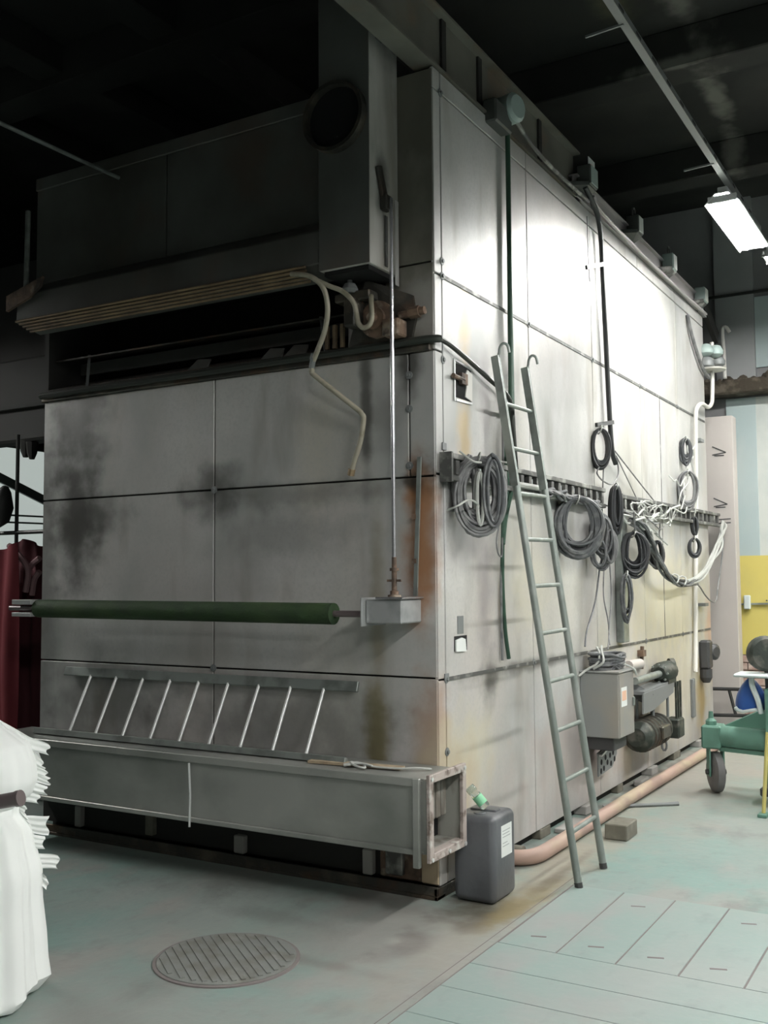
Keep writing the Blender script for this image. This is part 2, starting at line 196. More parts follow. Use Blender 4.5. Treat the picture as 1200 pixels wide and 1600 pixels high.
# ---------------------------------------------------------------- mesh helpers
def catmull(pts, n=8, closed=False):
    P = [Vector(p) for p in pts]; out = []
    k = len(P)
    for i in range(k if closed else k-1):
        p0 = P[(i-1) % k] if closed or i > 0 else P[0]*2 - P[1]
        p1, p2 = P[i], P[(i+1) % k]
        p3 = P[(i+2) % k] if closed or i+2 < k else P[-1]*2 - P[-2]
        for j in range(n):
            t = j/n
            out.append(0.5*((2*p1) + (p2-p0)*t + (2*p0-5*p1+4*p2-p3)*t*t + (3*p1-p0-3*p2+p3)*t**3))
    if not closed: out.append(P[-1])
    return out
class MB:
    """collects shapes in world metres; build() links them as ONE mesh object"""
    def __init__(s): s.v = []; s.f = []
    def add(s, vs, fs):
        o = len(s.v); s.v += [Vector(q) for q in vs]; s.f += [tuple(i+o for i in q) for q in fs]; return s
    def box(s, x0, x1, y0, y1, z0, z1, M=None):
        vs = [Vector((x, y, z)) for z in (z0, z1) for x, y in ((x0, y0), (x1, y0), (x1, y1), (x0, y1))]
        if M: vs = [M @ q for q in vs]
        return s.add(vs, [(3, 2, 1, 0), (4, 5, 6, 7), (0, 1, 5, 4), (1, 2, 6, 5), (2, 3, 7, 6), (3, 0, 4, 7)])
    def bar(s, a, b, w, h, up=(0, 0, 1)):
        """rectangular bar from a to b"""
        a, b = Vector(a), Vector(b); d = (b-a).normalized(); u = Vector(up)
        r = d.cross(u)
        if r.length < 1e-4: r = d.cross(Vector((1, 0, 0)))
        r.normalize(); u = r.cross(d)
        vs = [p + r*sx*w/2 + u*sy*h/2 for p in (a, b) for sx, sy in ((-1, -1), (1, -1), (1, 1), (-1, 1))]
        return s.add(vs, [(3, 2, 1, 0), (4, 5, 6, 7), (0, 1, 5, 4), (1, 2, 6, 5), (2, 3, 7, 6), (3, 0, 4, 7)])
    def tube(s, pts, r, n=8, closed=False):
        P = [Vector(p) for p in pts]
        rr = r if isinstance(r, (list, tuple)) else [r]*len(P)
        k = len(P); T = []
        for i in range(k):
            a = P[(i-1) % k] if closed or i > 0 else P[i]; b = P[(i+1) % k] if closed or i < k-1 else P[i]
            t = (b-a); T.append(t.normalized() if t.length > 1e-9 else Vector((0, 0, 1)))
        u = T[0].orthogonal().normalized(); vs = []
        for i in range(k):
            if i:
                q = T[i-1].rotation_difference(T[i]); u = q @ u
                u = (u - T[i]*u.dot(T[i])).normalized()
            w = T[i].cross(u)
            vs += [P[i] + (u*math.cos(2*math.pi*j/n) + w*math.sin(2*math.pi*j/n))*rr[i] for j in range(n)]
        fs = []
        for i in range(k if closed else k-1):
            a, b = i*n, ((i+1) % k)*n
            fs += [(a+j, a+(j+1) % n, b+(j+1) % n, b+j) for j in range(n)]
        if not closed: fs += [tuple(range(n-1, -1, -1)), tuple(range((k-1)*n, k*n))]
        return s.add(vs, fs)
    def cyl(s, a, b, r, n=16): return s.tube([a, b], r, n)
    def lathe(s, base, axis, prof, n=20):
        """prof = [(radius, height along axis)]"""
        base = Vector(base); ax = Vector(axis).normalized(); u = ax.orthogonal().normalized(); w = ax.cross(u)
        vs = [base + ax*h + (u*math.cos(2*math.pi*j/n) + w*math.sin(2*math.pi*j/n))*r for r, h in prof for j in range(n)]
        fs = [(i*n+j, i*n+(j+1) % n, (i+1)*n+(j+1) % n, (i+1)*n+j) for i in range(len(prof)-1) for j in range(n)]
        fs += [tuple(range(n-1, -1, -1)), tuple(range((len(prof)-1)*n, len(prof)*n))]
        return s.add(vs, fs)
    def prism(s, poly, d):
        """extrude polygon (list of points) by vector d"""
        P = [Vector(p) for p in poly]; d = Vector(d); n = len(P)
        return s.add(P + [p+d for p in P], [tuple(range(n-1, -1, -1)), tuple(range(n, 2*n))] + [(i, (i+1) % n, n+(i+1) % n, n+i) for i in range(n)])
    def grid(s, fn, nu, nv):
        vs = [fn(i/nu, j/nv) for i in range(nu+1) for j in range(nv+1)]
        return s.add(vs, [(i*(nv+1)+j, (i+1)*(nv+1)+j, (i+1)*(nv+1)+j+1, i*(nv+1)+j+1) for i in range(nu) for j in range(nv)])
    def build(s, name, material, parent=None, bevel=0, smooth=False, seg=1, solid=0):
        org = Vector((0, 0, 0)); p = parent
        while p is not None: org += Vector(p.location); p = p.parent
        me = bpy.data.meshes.new(name)
        if parent is None and s.v:        # a thing of one mesh: origin at its base
            xs = [q.x for q in s.v]; ys = [q.y for q in s.v]
            org = Vector(((min(xs)+max(xs))/2, (min(ys)+max(ys))/2, min(q.z for q in s.v)))
        me.from_pydata([q-org for q in s.v], [], s.f)
        if bevel or solid:
            bm = bmesh.new(); bm.from_mesh(me)
            bmesh.ops.recalc_face_normals(bm, faces=bm.faces)
            if solid: bmesh.ops.solidify(bm, geom=bm.faces[:], thickness=solid)
            if bevel:
                ed = [e for e in bm.edges if len(e.link_faces) == 2 and e.calc_face_angle(0) > 0.6]
                bmesh.ops.bevel(bm, geom=ed, offset=bevel, segments=seg, affect='EDGES', clamp_overlap=True, profile=0.5)
            bm.to_mesh(me); bm.free()
        me.update()
        if smooth:
            me.shade_smooth()
            me.set_sharp_from_angle(angle=math.radians(40))
        o = bpy.data.objects.new(name, me); col.objects.link(o)
        me.materials.append(MATS[material])
        if parent is not None: o.parent = parent
        else: o.location = org
        return o
def tag(o, label, cat=None, group=None, kind=None):
    o['label'] = label
    if cat: o['category'] = cat
    if group: o['group'] = group
    if kind: o['kind'] = kind
    return o
def thing(name, loc, label, cat, group=None, kind=None):
    o = bpy.data.objects.new(name, None); col.objects.link(o); o.location = loc; o.empty_display_size = 0.1
    return tag(o, label, cat, group, kind)
def struct(o, label=None):
    o['kind'] = 'structure'
    if label: o['label'] = label
    return o
def dup(o, parent, loc):
    c = o.copy(); col.objects.link(c); c.parent = parent; c.location = loc; return c
def one(name, mb, material, label, cat, group=None, **k):
    return tag(mb.build(name, material, None, **k), label, cat, group)
V = Vector

# ================================================================ THE SETTING
X0, X1, Y0, Y1, ZC = -7.0, 7.5, -9.0, 7.2, 5.9
fl = struct(MB().box(X0, X1, Y0, Y1, -0.25, 0.0).build('floor', 'floor_paint'), 'worn green painted concrete floor')
# steel cover plates let into the floor on the aisle side, with dark joints
PX = [0.50, 0.77, 1.03, 1.29, 1.545, 1.80, 2.06, 2.32]
MB().box(0.49, 2.60, -2.05, 0.555, 0.0005, 0.002).build('plate_bed', 'floor_gap', fl)
first = None
for i in range(len(PX)-1):
    a, b = PX[i], PX[i+1]
    o = MB().box(a+0.004, b-0.004, -0.42, 0.548, 0.001, 0.006).build('floor_plate', 'floor_plate_paint', fl, bevel=0.0015)
    for sy in (-0.27, 0.36):                     # lifting slots
        if i in (0, 2) and sy > 0: continue
        MB().bar(((a+b)/2-0.035, sy-0.01, 0.0062), ((a+b)/2+0.03, sy+0.012, 0.0062), 0.014, 0.0012).build('lifting_slot', 'floor_gap', o)
for (a, b) in ((-0.70, -0.424), (-0.97, -0.704), (-1.25, -0.974), (-1.52, -1.254), (-2.04, -1.524)):
    MB().box(0.50, 2.58, a, b, 0.001, 0.006).build('floor_plate', 'floor_plate_paint', fl, bevel=0.0015)
# edge channel of the plates
MB().box(0.455, 0.492, -2.05, 0.70, 0.0, 0.004).build('edge_strip', 'floor_paint', fl)
MB().box(0.449, 0.455, -2.05, 0.70, 0.0, 0.003).build('edge_joint', 'floor_gap', fl)

ce = struct(MB().box(X0, X1, Y0, Y1, ZC, ZC+0.2).build('ceiling', 'concrete_dark'), 'soot-black concrete ceiling with downstand beams')
TN = 0
for y in (-3.6, -1.3, 1.0, 3.3, 5.6):
    TN += 1; struct(MB().box(X0, X1, y-0.15, y+0.15, 5.58, ZC-0.001).build('trim_%d' % TN, 'concrete_dark', None, bevel=0.01), 'dark concrete downstand beam crossing the ceiling')
for x in (-5.1, -3.9, -2.7, -1.5, 2.6, 5.2):
    TN += 1; struct(MB().box(x-0.14, x+0.14, Y0, Y1, 5.66, ZC-0.001).build('trim_%d' % TN, 'concrete_dark', None, bevel=0.01), 'dark ceiling joist running along the hall')
wb = struct(MB().box(X0, X1, Y1, Y1+0.2, 0, ZC).build('wall_back', 'wall_dirty'), 'grimy grey end wall behind the oven')
MB().box(-0.02, 0.30, 7.17, Y1, 1.85, 3.62).build('painted_panel', 'wall_pale_green', wb)
MB().box(0.30, 3.2, 7.175, Y1, 1.85, 3.62).build('plaster_panel', 'wall_plaster', wb)
MB().box(0.0, 3.2, 7.165, Y1, 0.76, 1.85).build('yellow_dado', 'wall_yellow', wb)
MB().box(0.0, 3.2, 7.18, Y1, 0.0, 0.76).build('mortar_bed', 'mortar', wb)
bk = None
for r in range(9):
    z = 0.008 + r*0.083
    for c in range(8):
        x = 0.02 + c*0.235 - (0.117 if r % 2 else 0)
        if bk is None:
            bk = MB().box(0, 0.222, 7.155, 7.19, 0, 0.072).build('brick', 'brick_pink', wb, bevel=0.006)
            bk.location = V((x, 0, z)) + bk.location
            b0 = bk.location - V((x, 0, z))
        else:
            dup(bk, wb, b0 + V((x, random.uniform(-0.008, 0.006), z)))
MB().box(-1.0, 3.2, 6.92, Y1, 3.64, 3.80).build('ledge', 'rubble', wb, bevel=0.02)
for k in range(26):
    x = random.uniform(-0.2, 1.6); r = random.uniform(0.03, 0.08)
    MB().lathe((x, random.uniform(6.96, 7.12), 3.79), (random.uniform(-.3, .3), random.uniform(-.3, .3), 1), [(r, 0), (r*0.9, r*0.6), (r*0.4, r*1.1)], 7).build('rubble_piece', 'rubble', wb)
MB().box(-0.10, 0.32, 7.12, Y1, 3.8, ZC).build('pilaster', 'pilaster_paint', wb)
MB().box(0.32, 2.5, 7.17, Y1, 3.95, 4.75).build('painted_panel', 'wall_pale_green', wb)
MB().box(-1.0, 3.2, 7.10, 7.13, 4.78, 4.81).build('wall_conduit', 'wall_dim', wb)

wl = struct(MB().box(X0-0.2, X0, Y0, Y1, 0, ZC).build('wall_left', 'wall_dim'), 'dark far wall to the left')
struct(MB().box(X1, X1+0.2, Y0, Y1, 0, ZC).build('wall_right', 'wall_dirty'), 'wall to the right of the aisle')
struct(MB().box(X0, X1, Y0-0.2, Y0, 0, ZC).build('wall_near', 'wall_dirty'), 'wall behind the camera')
# lit window in the far left wall, seen past the oven
w1 = struct(MB().box(X0, X0+0.03, 1.6, 5.4, 1.9, 3.15).build('window_1', 'window_glow'), 'bright window with dark glazing bars at far left')
for z in (1.88, 3.12): MB().box(X0, X0+0.07, 1.55, 5.45, z, z+0.06).build('window_frame', 'wall_dim', w1)
MB().bar((X0+0.06, 2.2, 3.0), (X0+0.06, 5.0, 2.05), 0.10, 0.03, (1, 0, 0)).build('glazing_brace', 'lead_grey', w1)
for z in (2.26, 2.34): MB().bar((X0+0.05, 1.6, z), (X0+0.05, 5.4, z+0.05), 0.02, 0.02).build('glazing_bar', 'lead_grey', w1)

# ================================================================ THE OVEN
ov = thing('industrial_oven', (-1.45, 3.0, 0.0), 'huge grey sheet-steel industrial oven clad in bolted panels', 'oven')
core = MB()
core.box(-2.90, -0.02, 0.02, 6.06, 0.07, 2.79); core.box(-2.90, -0.02, 0.62, 6.06, 2.79, 4.30); core.box(-0.30, -0.02, 0.02, 0.62, 2.79, 4.30)
core.box(-2.90, -0.30, 0.02, 0.62, 3.45, 4.20)
core.build('inner_casing', 'dark_casing', ov)
MB().box(-2.94, -0.02, -0.02, 0.02, 2.795, 2.855).build('sill_band', 'greasy_metal', ov, bevel=0.006)
g = 0.005
def fpanel(x0, x1, z0, z1, y=0.0, m='sheet_steel', name='front_panel'):
    return MB().box(x0+g, x1-g, y, y+0.02, z0+g, z1-g).build(name, m, ov, bevel=0.003)
def spanel(y0, y1, z0, z1, x=0.0, m='sheet_steel', name='side_panel'):
    return MB().box(x-0.02, x, y0+g, y1-g, z0+g, z1-g).build(name, m, ov, bevel=0.003)
for z0, z1 in ((0.30, 1.10), (1.10, 2.14)):
    fpanel(-2.93, -1.47, z0, z1); fpanel(-1.47, -0.002, z0, z1)
fpanel(-2.93, -1.47, 2.14, 2.80); fpanel(-1.47, -0.155, 2.14, 2.80); fpanel(-0.155, -0.002, 2.14, 2.80)
fpanel(-0.30, -0.002, 2.80, 3.27, m='shaded_sooty_steel'); fpanel(-0.30, -0.002, 3.27, 4.32, m='shaded_sooty_steel')
YS = [0.088, 1.28, 2.50, 3.71, 4.91, 6.05]
for z0, z1 in ((0.06, 1.09), (1.09, 2.15), (2.15, 3.21), (3.21, 4.21)):
    for a, b in zip(YS, YS[1:]): spanel(a, b, z0, z1)
for z0, z1 in ((0.06, 1.09), (1.09, 2.15), (2.15, 2.80), (2.80, 3.21), (3.21, 4.21)): spanel(0.0, 0.088, z0, z1, name='corner_post')
spanel(0.0, 0.088, 4.21, 4.33, name='top_strip')
for a, b in zip(YS, YS[1:]): spanel(a, b, 4.21, 4.33, name='top_strip')
# bolted washers at the panel crossings
def washer(p, d, r=0.022, h=0.008): MB().lathe(p, d, [(r, 0), (r, h*0.6), (r*0.45, h*0.7), (r*0.45, h*1.8)], 10).build('panel_bolt', 'lead_grey', ov)
for x, z in ((-1.47, 2.14), (-1.47, 1.10), (-0.155, 2.5), (-0.155, 2.68), (-0.155, 2.2)): washer((x, 0, z), (0, -1, 0))
for y in (0.088, 1.28, 2.5, 3.71, 4.91):
    for z in (1.09, 3.21): washer((0, y, z), (1, 0, 0))
for y, z in ((0.088, 3.29), (0.088, 4.21), (0.088, 2.76), (0.088, 0.72)): washer((0, y, z), (1, 0, 0))
# seam cover strips seen along the side
for z in (1.09, 3.21): MB().box(0.0, 0.005, 0.10, 6.0, z-0.010, z+0.010).build('seam_strip', 'rack_metal', ov)
# a seam inside the fifth column and ripples
for y in (4.30,): MB().box(0.0, 0.003, y-0.004, y+0.004, 1.1, 3.2).build('seam_strip', 'rack_metal', ov)
# ripped inspection opening near the corner
op = MB().box(0.0005, 0.003, 0.235, 0.425, 2.585, 2.77).build('inspection_hole', 'hole_black', ov)
MB().prism([(0.004, 0.34, 2.60), (0.004, 0.425, 2.585), (0.004, 0.43, 2.74), (0.004, 0.37, 2.755), (0.004, 0.33, 2.70), (0.004, 0.36, 2.66)], (0.006, 0, 0)).build('torn_flap', 'white_conduit', op)
m = MB(); m.bar((0.006, 0.215, 2.56), (0.006, 0.215, 2.79), 0.012, 0.006, (1, 0, 0)); m.bar((0.006, 0.225, 2.785), (0.006, 0.43, 2.765), 0.012, 0.006, (1, 0, 0)); m.bar((0.006, 0.23, 2.568), (0.006, 0.43, 2.575), 0.012, 0.006, (1, 0, 0)); m.build('opening_rim', 'rung_steel', op)
m = MB(); m.cyl((0.02, 0.17, 2.69), (0.02, 0.30, 2.685), 0.013, 8); m.box(0.008, 0.03, 0.26, 0.33, 2.66, 2.72); m.build('latch', 'rusty_metal', op)
MB().box(0.0, 0.004, 0.225, 0.295, 1.315, 1.41).build('switch_plate', 'lead_grey', ov, bevel=0.001)
sk = MB().box(0.0005, 0.003, 0.185, 0.335, 1.225, 1.305).build('socket_hole', 'hole_black', ov)
MB().prism([(0.004, 0.19, 1.225), (0.004, 0.31, 1.22), (0.004, 0.30, 1.285), (0.004, 0.26, 1.295), (0.004, 0.19, 1.285)], (0.008, 0, 0)).build('crumpled_foil', 'label_white', sk)
# hinges on the corner seam
for z in (0.60, 1.10, 2.30): MB().box(0.0, 0.008, 0.065, 0.11, z-0.02, z+0.02).build('hinge', 'lead_grey', ov, bevel=0.002)
# ---- base: plinth, feet and channel at the floor
MB().box(-2.90, -0.06, 0.10, 6.0, 0.0, 0.30).build('plinth', 'dark_casing', ov)
k = MB(); k.box(-2.95, 0.0, -0.03, 0.06, 0.0, 0.02); k.box(-2.95, 0.0, -0.03, -0.015, 0.02, 0.065); k.box(-0.02, 0.0, -0.03, 0.30, 0.0, 0.06); k.build('base_channel', 'greasy_metal', ov, bevel=0.003)
for x, w, z0, z1, mm in ((-2.55, 0.05, 0.07, 0.20, 'concrete_foot'), (-1.27, 0.07, 0.07, 0.17, 'concrete_foot'), (-0.42, 0.06, 0.07, 0.20, 'concrete_foot'), (-0.26, 0.10, 0.09, 0.27, 'rack_metal'), (-1.95, 0.06, 0.09, 0.22, 'dark_block')):
    MB().box(x-w/2, x+w/2, -0.02, 0.10, z0, z1).build('base_foot', mm, ov, bevel=0.006)
MB().box(-0.11, -0.005, 0.0, 0.20, 0.065, 0.29).build('wooden_packer', 'wood_block', ov, bevel=0.008)
MB().box(-0.36, -0.11, 0.01, 0.10, 0.065, 0.27).build('base_block', 'rusty_metal', ov, bevel=0.008)
for k_, y in enumerate((0.55, 1.35, 2.1, 2.9, 3.7, 4.5, 5.3, 5.9)):
    MB().box(-0.08, 0.0 if k_ % 2 else 0.03, y, y+0.12+0.05*(k_ % 3), 0.0, 0.062).build('side_packer', 'dark_block' if k_ % 2 else 'concrete_foot', ov, bevel=0.006)
# ---- cloth entry slot above the lower box
MB().grid(lambda u, v: V((-2.88+u*2.50, 0.60-v*0.62, 3.06-v*0.20)), 1, 1).build('guide_plate', 'greasy_metal', ov, solid=0.01)
MB().grid(lambda u, v: V((-2.88+u*2.50, 0.60-v*0.55, 3.20-v*0.13)), 1, 1).build('guide_plate', 'greasy_metal', ov, solid=0.01)
MB().box(-2.92, -0.30, 0.0, 0.03, 2.80, 2.86).build('slot_sill', 'greasy_metal', ov, bevel=0.005)
MB().box(-2.92, -0.30, 0.28, 0.30, 3.02, 3.10).build('slot_lip', 'hood_steel', ov)
for x in (-2.62, -0.78):
    m = MB(); m.bar((x, 0.10, 3.10), (x+0.12, -0.03, 2.86), 0.018, 0.01); m.build('guide_stay', 'lead_grey', ov)
for x in (-1.15, -1.7, -0.98): MB().prism([(x, 0.0, 2.865), (x+0.16, 0.0, 2.865), (x+0.12, 0.09, 2.95), (x+0.02, 0.09, 2.96)], (0, 0.01, 0)).build('slot_plate', 'hood_steel', ov)
MB().box(-2.93, -2.89, 0.0, 0.66, 2.79, 3.55).build('slot_end_plate', 'dark_casing', ov)
# ---- hood over the slot
HD = [(-2.80, -1.68), (-1.68, -0.53)]
for a, b in HD: MB().box(a+g, b-g, -0.20, -0.18, 3.52, 4.14).build('hood_panel', 'hood_steel', ov, bevel=0.003)
MB().box(-2.80, -0.53, -0.21, -0.19, 4.14, 4.22).build('hood_rim', 'hood_steel', ov, bevel=0.004)
MB().box(-2.80, -0.53, -0.18, 0.62, 3.50, 4.20).build('hood_body', 'dark_casing', ov)
MB().prism([(-2.86, -0.20, 3.52), (-2.86, -0.29, 3.44), (-2.86, -0.30, 3.26), (-2.86, -0.10, 3.22), (-2.86, 0.10, 3.52)], (2.34, 0, 0)).build('hood_skirt', 'hood_steel', ov, bevel=0.006)
MB().prism([(-2.93, -0.30, 3.44), (-2.60, -0.30, 3.52), (-2.62, -0.30, 3.46), (-2.72, -0.30, 3.40), (-2.93, -0.30, 3.34)], (0, -0.02, 0)).build('hood_corner_flap', 'rusty_metal', ov)
for k_ in range(5):
    MB().tube([(-2.84+0.02*k_, -0.315+0.012*k_, 3.262-0.016*k_), (-1.6, -0.318+0.012*k_, 3.255-0.017*k_), (-0.60, -0.315+0.012*k_, 3.25-0.016*k_)], 0.008, 6).build('copper_line', 'copper_pipe', ov, smooth=True)
# ---- bearing and chain gear at the right end of the slot
bg = MB().prism([(-0.36, -0.10, 3.20), (-0.12, -0.02, 3.10), (-0.10, -0.02, 2.98), (-0.13, -0.02, 2.86), (-0.50, -0.05, 2.86), (-0.50, -0.05, 3.20)], (0, 0.05, 0)).build('gear_plate', 'greasy_metal', ov)
m = MB(); m.lathe((-0.30, -0.06, 2.98), (0, -1, 0), [(0.10, 0), (0.10, 0.03), (0.06, 0.035), (0.06, 0.06), (0.025, 0.06), (0.025, 0.09)], 18); m.lathe((-0.42, -0.07, 3.10), (0, -1, 0), [(0.05, 0), (0.05, 0.04), (0.02, 0.045), (0.02, 0.07)], 14); m.build('sprocket', 'rusty_metal', bg)
m = MB(); m.box(-0.52, -0.30, -0.16, -0.06, 3.08, 3.13); m.box(-0.45, -0.38, -0.18, -0.08, 2.94, 3.09); m.build('bearing_housing', 'greasy_metal', bg, bevel=0.008); MB().box(-0.24, -0.14, -0.14, -0.04, 2.87, 2.96).build('bearing_foot', 'rusty_metal', bg, bevel=0.008)
MB().lathe((-0.42, -0.16, 3.12), (0, 0, 1), [(0.03, 0), (0.045, 0.02), (0.03, 0.05), (0.014, 0.055), (0.014, 0.10)], 12).build('grease_cup', 'lead_grey', bg, smooth=True)
m = MB(); m.cyl((-0.18, -0.05, 2.99), (-0.03, -0.05, 3.0), 0.022, 8); m.cyl((-0.12, -0.05, 2.995), (-0.06, -0.05, 2.998), 0.032, 6); m.build('adjusting_screw', 'rusty_metal', bg)
for k_ in range(3): MB().box(-0.66+0.05*k_, -0.64+0.05*k_, -0.04, -0.02, 2.87, 3.0).build('guide_finger', 'copper_pipe', bg)

# ---------------------------------------------------------------- overhead and wall pipes
one('exhaust_hose', MB().tube(catmull([(-2.93, -0.03, 2.835), (-1.5, -0.035, 2.84), (-0.4, -0.035, 2.845), (-0.02, -0.03, 2.85), (0.035, 0.05, 2.845), (0.04, 0.3, 2.80), (0.04, 0.6, 2.735), (0.045, 0.80, 2.69), (0.05, 0.88, 2.62), (0.055, 0.895, 2.45), (0.06, 0.91, 2.25)], 6), [0.021]*22+[0.014]*39, 8), 'pipe_dark',
    'dark hose along the slot sill, bending round the oven corner down behind the ladder', 'hose', smooth=True)
dk = thing('exhaust_duct', (-0.365, -0.15, 3.21), 'square sheet-steel exhaust duct hanging in front of the oven corner', 'duct')
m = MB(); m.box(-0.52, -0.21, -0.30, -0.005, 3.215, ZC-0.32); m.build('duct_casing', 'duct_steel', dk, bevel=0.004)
MB().box(-0.519, -0.211, -0.304, -0.3005, 3.217, ZC-0.33).build('shaded_front_sheet', 'hood_steel', dk)  # added dark sheet: the duct front's shade put into its colour, besides soot
MB().box(-0.206, -0.204, -0.05, -0.012, 3.16, 3.62).build('corner_strip', 'sheet_steel', dk)
MB().box(-0.50, -0.23, -0.28, -0.02, 3.19, 3.214).build('duct_mouth', 'hole_black', dk)
pt = V((-0.405, -0.304, 4.01))
m = MB(); m.lathe(pt, (0, -1, 0), [(0.185, 0.0), (0.185, 0.05), (0.165, 0.05), (0.165, 0.0)], 32); pr = m.build('port_collar', 'greasy_metal', dk, smooth=True)
MB().lathe(pt + V((0, -0.001, 0)), (0, -1, 0), [(0.165, 0.0), (0.165, 0.006)], 32).build('port_opening', 'hole_black', pr)
m = MB(); m.bar((-0.205, -0.20, 4.50), (-0.19, -0.17, 4.44), 0.012, 0.012); m.bar((-0.19, -0.17, 4.44), (-0.19, -0.06, 4.41), 0.012, 0.012); m.box(-0.208, -0.19, -0.24, -0.18, 4.42, 4.47); m.build('hook', 'bright_steel', dk)
m = MB(); m.bar((-0.20, -0.225, 3.74), (-0.195, -0.16, 3.55), 0.05, 0.02, (1, 0, 0)); m.box(-0.207, -0.17, -0.20, -0.14, 3.52, 3.60); m.build('rod_clevis', 'greasy_metal', dk, bevel=0.004)
one('drop_rod', MB().cyl((-0.15, -0.18, 1.53), (-0.16, -0.17, 3.58), 0.011, 10), 'bright_steel', 'long bright steel rod hanging from the duct to the roller bracket', 'rod', smooth=True)
one('rod_guide_strip', MB().box(-0.203, -0.199, -0.16, -0.135, 3.23, 3.5), 'rack_metal', 'narrow steel strip fixed to the side of the exhaust duct', 'strip')

rb = thing('roller_bracket', (-0.19, -0.12, 1.37), 'shiny folded steel bracket box holding the right end of the green roller', 'bracket')
MB().box(-0.30, -0.09, -0.215, -0.005, 1.385, 1.505).build('bracket_box', 'bracket_steel', rb, bevel=0.006)
MB().box(-0.235, -0.075, -0.23, -0.005, 1.507, 1.518).build('bracket_lid', 'bright_steel', rb, bevel=0.003)
MB().box(-0.31, -0.302, -0.25, -0.005, 1.37, 1.515).build('bearing_plate', 'bracket_steel', rb, bevel=0.002)
m = MB(); m.lathe((-0.15, -0.18, 1.518), (0, 0, 1), [(0.035, 0), (0.035, 0.01), (0.022, 0.012), (0.022, 0.03), (0.014, 0.032), (0.014, 0.13), (0.024, 0.13), (0.024, 0.145), (0.013, 0.147), (0.013, 0.20)], 12); m.bar((-0.19, -0.18, 1.60), (-0.11, -0.18, 1.60), 0.012, 0.012); m.build('turnbuckle', 'rusty_metal', rb, smooth=True)
gr = thing('green_roller', (-1.6, -0.2, 1.38), 'long dark green roller on a steel shaft across the oven front', 'roller')
MB().cyl((-2.72, -0.2, 1.44), (-0.50, -0.2, 1.43), 0.056, 24).build('roller_sleeve', 'roller_green', gr, smooth=True)
MB().cyl((-2.98, -0.2, 1.441), (-0.305, -0.2, 1.43), 0.017, 12).build('shaft', 'bar_brown', gr, smooth=True)
m = MB(); m.box(-2.90, -2.725, -0.26, -0.14, 1.39, 1.415); m.box(-2.90, -2.725, -0.26, -0.14, 1.465, 1.495); m.build('end_guide', 'bracket_steel', gr, bevel=0.003)
lb = thing('latch_bar', (-0.09, -0.02, 1.5), 'thin dark bar leaning against the rusty corner panel', 'bar')
MB().bar((-0.085, -0.022, 2.24), (-0.115, -0.022, 1.52), 0.022, 0.012, (0, 1, 0)).build('flat_bar', 'rail_steel', lb)
for z in (1.93, 1.70): MB().box(-0.13, -0.105, -0.03, -0.014, z-0.012, z+0.012).build('bar_lug', 'rusty_metal', lb)

hs = thing('drain_pipe', (-0.55, -0.2, 2.2), 'tan hose and elbowed pipe hanging from the hood in front of the upper panels', 'pipe')
MB().tube(catmull([(-0.686, -0.32, 3.225), (-0.563, -0.32, 3.192), (-0.496, -0.3, 3.125), (-0.482, -0.28, 3.026), (-0.518, -0.25, 2.919), (-0.583, -0.22, 2.83), (-0.626, -0.2, 2.777)], 6), 0.014, 10).build('hose', 'hose_grey', hs, smooth=True)
MB().tube([(-0.621, -0.2, 2.811), (-0.63, -0.2, 2.781), (-0.63, -0.2, 2.777), (-0.645, -0.19, 2.739)], [0.019, 0.019, 0.016, 0.016], 10).build('coupling', 'lead_grey', hs)
MB().tube(catmull([(-0.645, -0.19, 2.75), (-0.641, -0.19, 2.722), (-0.631, -0.18, 2.698), (-0.428, -0.1, 2.518), (-0.394, -0.09, 2.482), (-0.388, -0.08, 2.455), (-0.415, -0.07, 2.339), (-0.462, -0.06, 2.233), (-0.485, -0.05, 2.174)], 4), 0.0145, 10).build('elbow_pipe', 'hose_grey', hs, smooth=True)
MB().tube([(-0.478, -0.055, 2.197), (-0.489, -0.05, 2.164)], 0.02, 10).build('pipe_nut', 'copper_pipe', hs)
m = MB(); m.tube([(-0.45, -0.06, 2.322), (-0.426, -0.06, 2.32), (-0.416, -0.05, 2.358)], 0.005, 6); m.build('wall_clip', 'rung_steel', hs)
one('siphon_hose', MB().tube(catmull([(-0.549, -0.31, 3.179), (-0.476, -0.27, 3.14), (-0.409, -0.25, 3.107), (-0.355, -0.23, 3.047), (-0.342, -0.22, 2.986), (-0.331, -0.22, 2.934), (-0.3, -0.22, 2.906), (-0.265, -0.22, 2.915), (-0.249, -0.22, 2.956), (-0.264, -0.2, 3.03), (-0.276, -0.18, 3.081)], 6), 0.0135, 10), 'hose_grey', 'short tan hose bent like a hook beside the gear', 'hose', smooth=True)

# ================================================================ THINGS IN FRONT OF THE OVEN
tr = thing('steel_trough', (-1.4, -0.18, 0.31), 'long galvanised steel trough lying along the foot of the oven front', 'trough')
MB().box(-2.98, 0.10, -0.36, -0.352, 0.33, 0.655).build('front_sheet', 'trough_steel', tr)
MB().box(-2.98, 0.10, -0.352, -0.012, 0.655, 0.665).build('top_sheet', 'trough_steel', tr)
MB().box(-2.98, 0.10, -0.352, -0.012, 0.315, 0.325).build('bottom_sheet', 'box_interior', tr)
MB().box(-2.98, 0.10, -0.02, -0.012, 0.325, 0.655).build('back_sheet', 'box_interior', tr)
MB().box(-2.98, 0.085, -0.375, -0.36, 0.628, 0.668).build('top_rim', 'trough_steel', tr, bevel=0.003)
MB().box(-2.98, 0.085, -0.375, -0.36, 0.312, 0.338).build('bottom_rim', 'trough_steel', tr, bevel=0.003)
MB().box(0.055, 0.09, -0.384, -0.36, 0.255, 0.668).build('end_angle', 'trough_steel', tr, bevel=0.003)
m = MB()
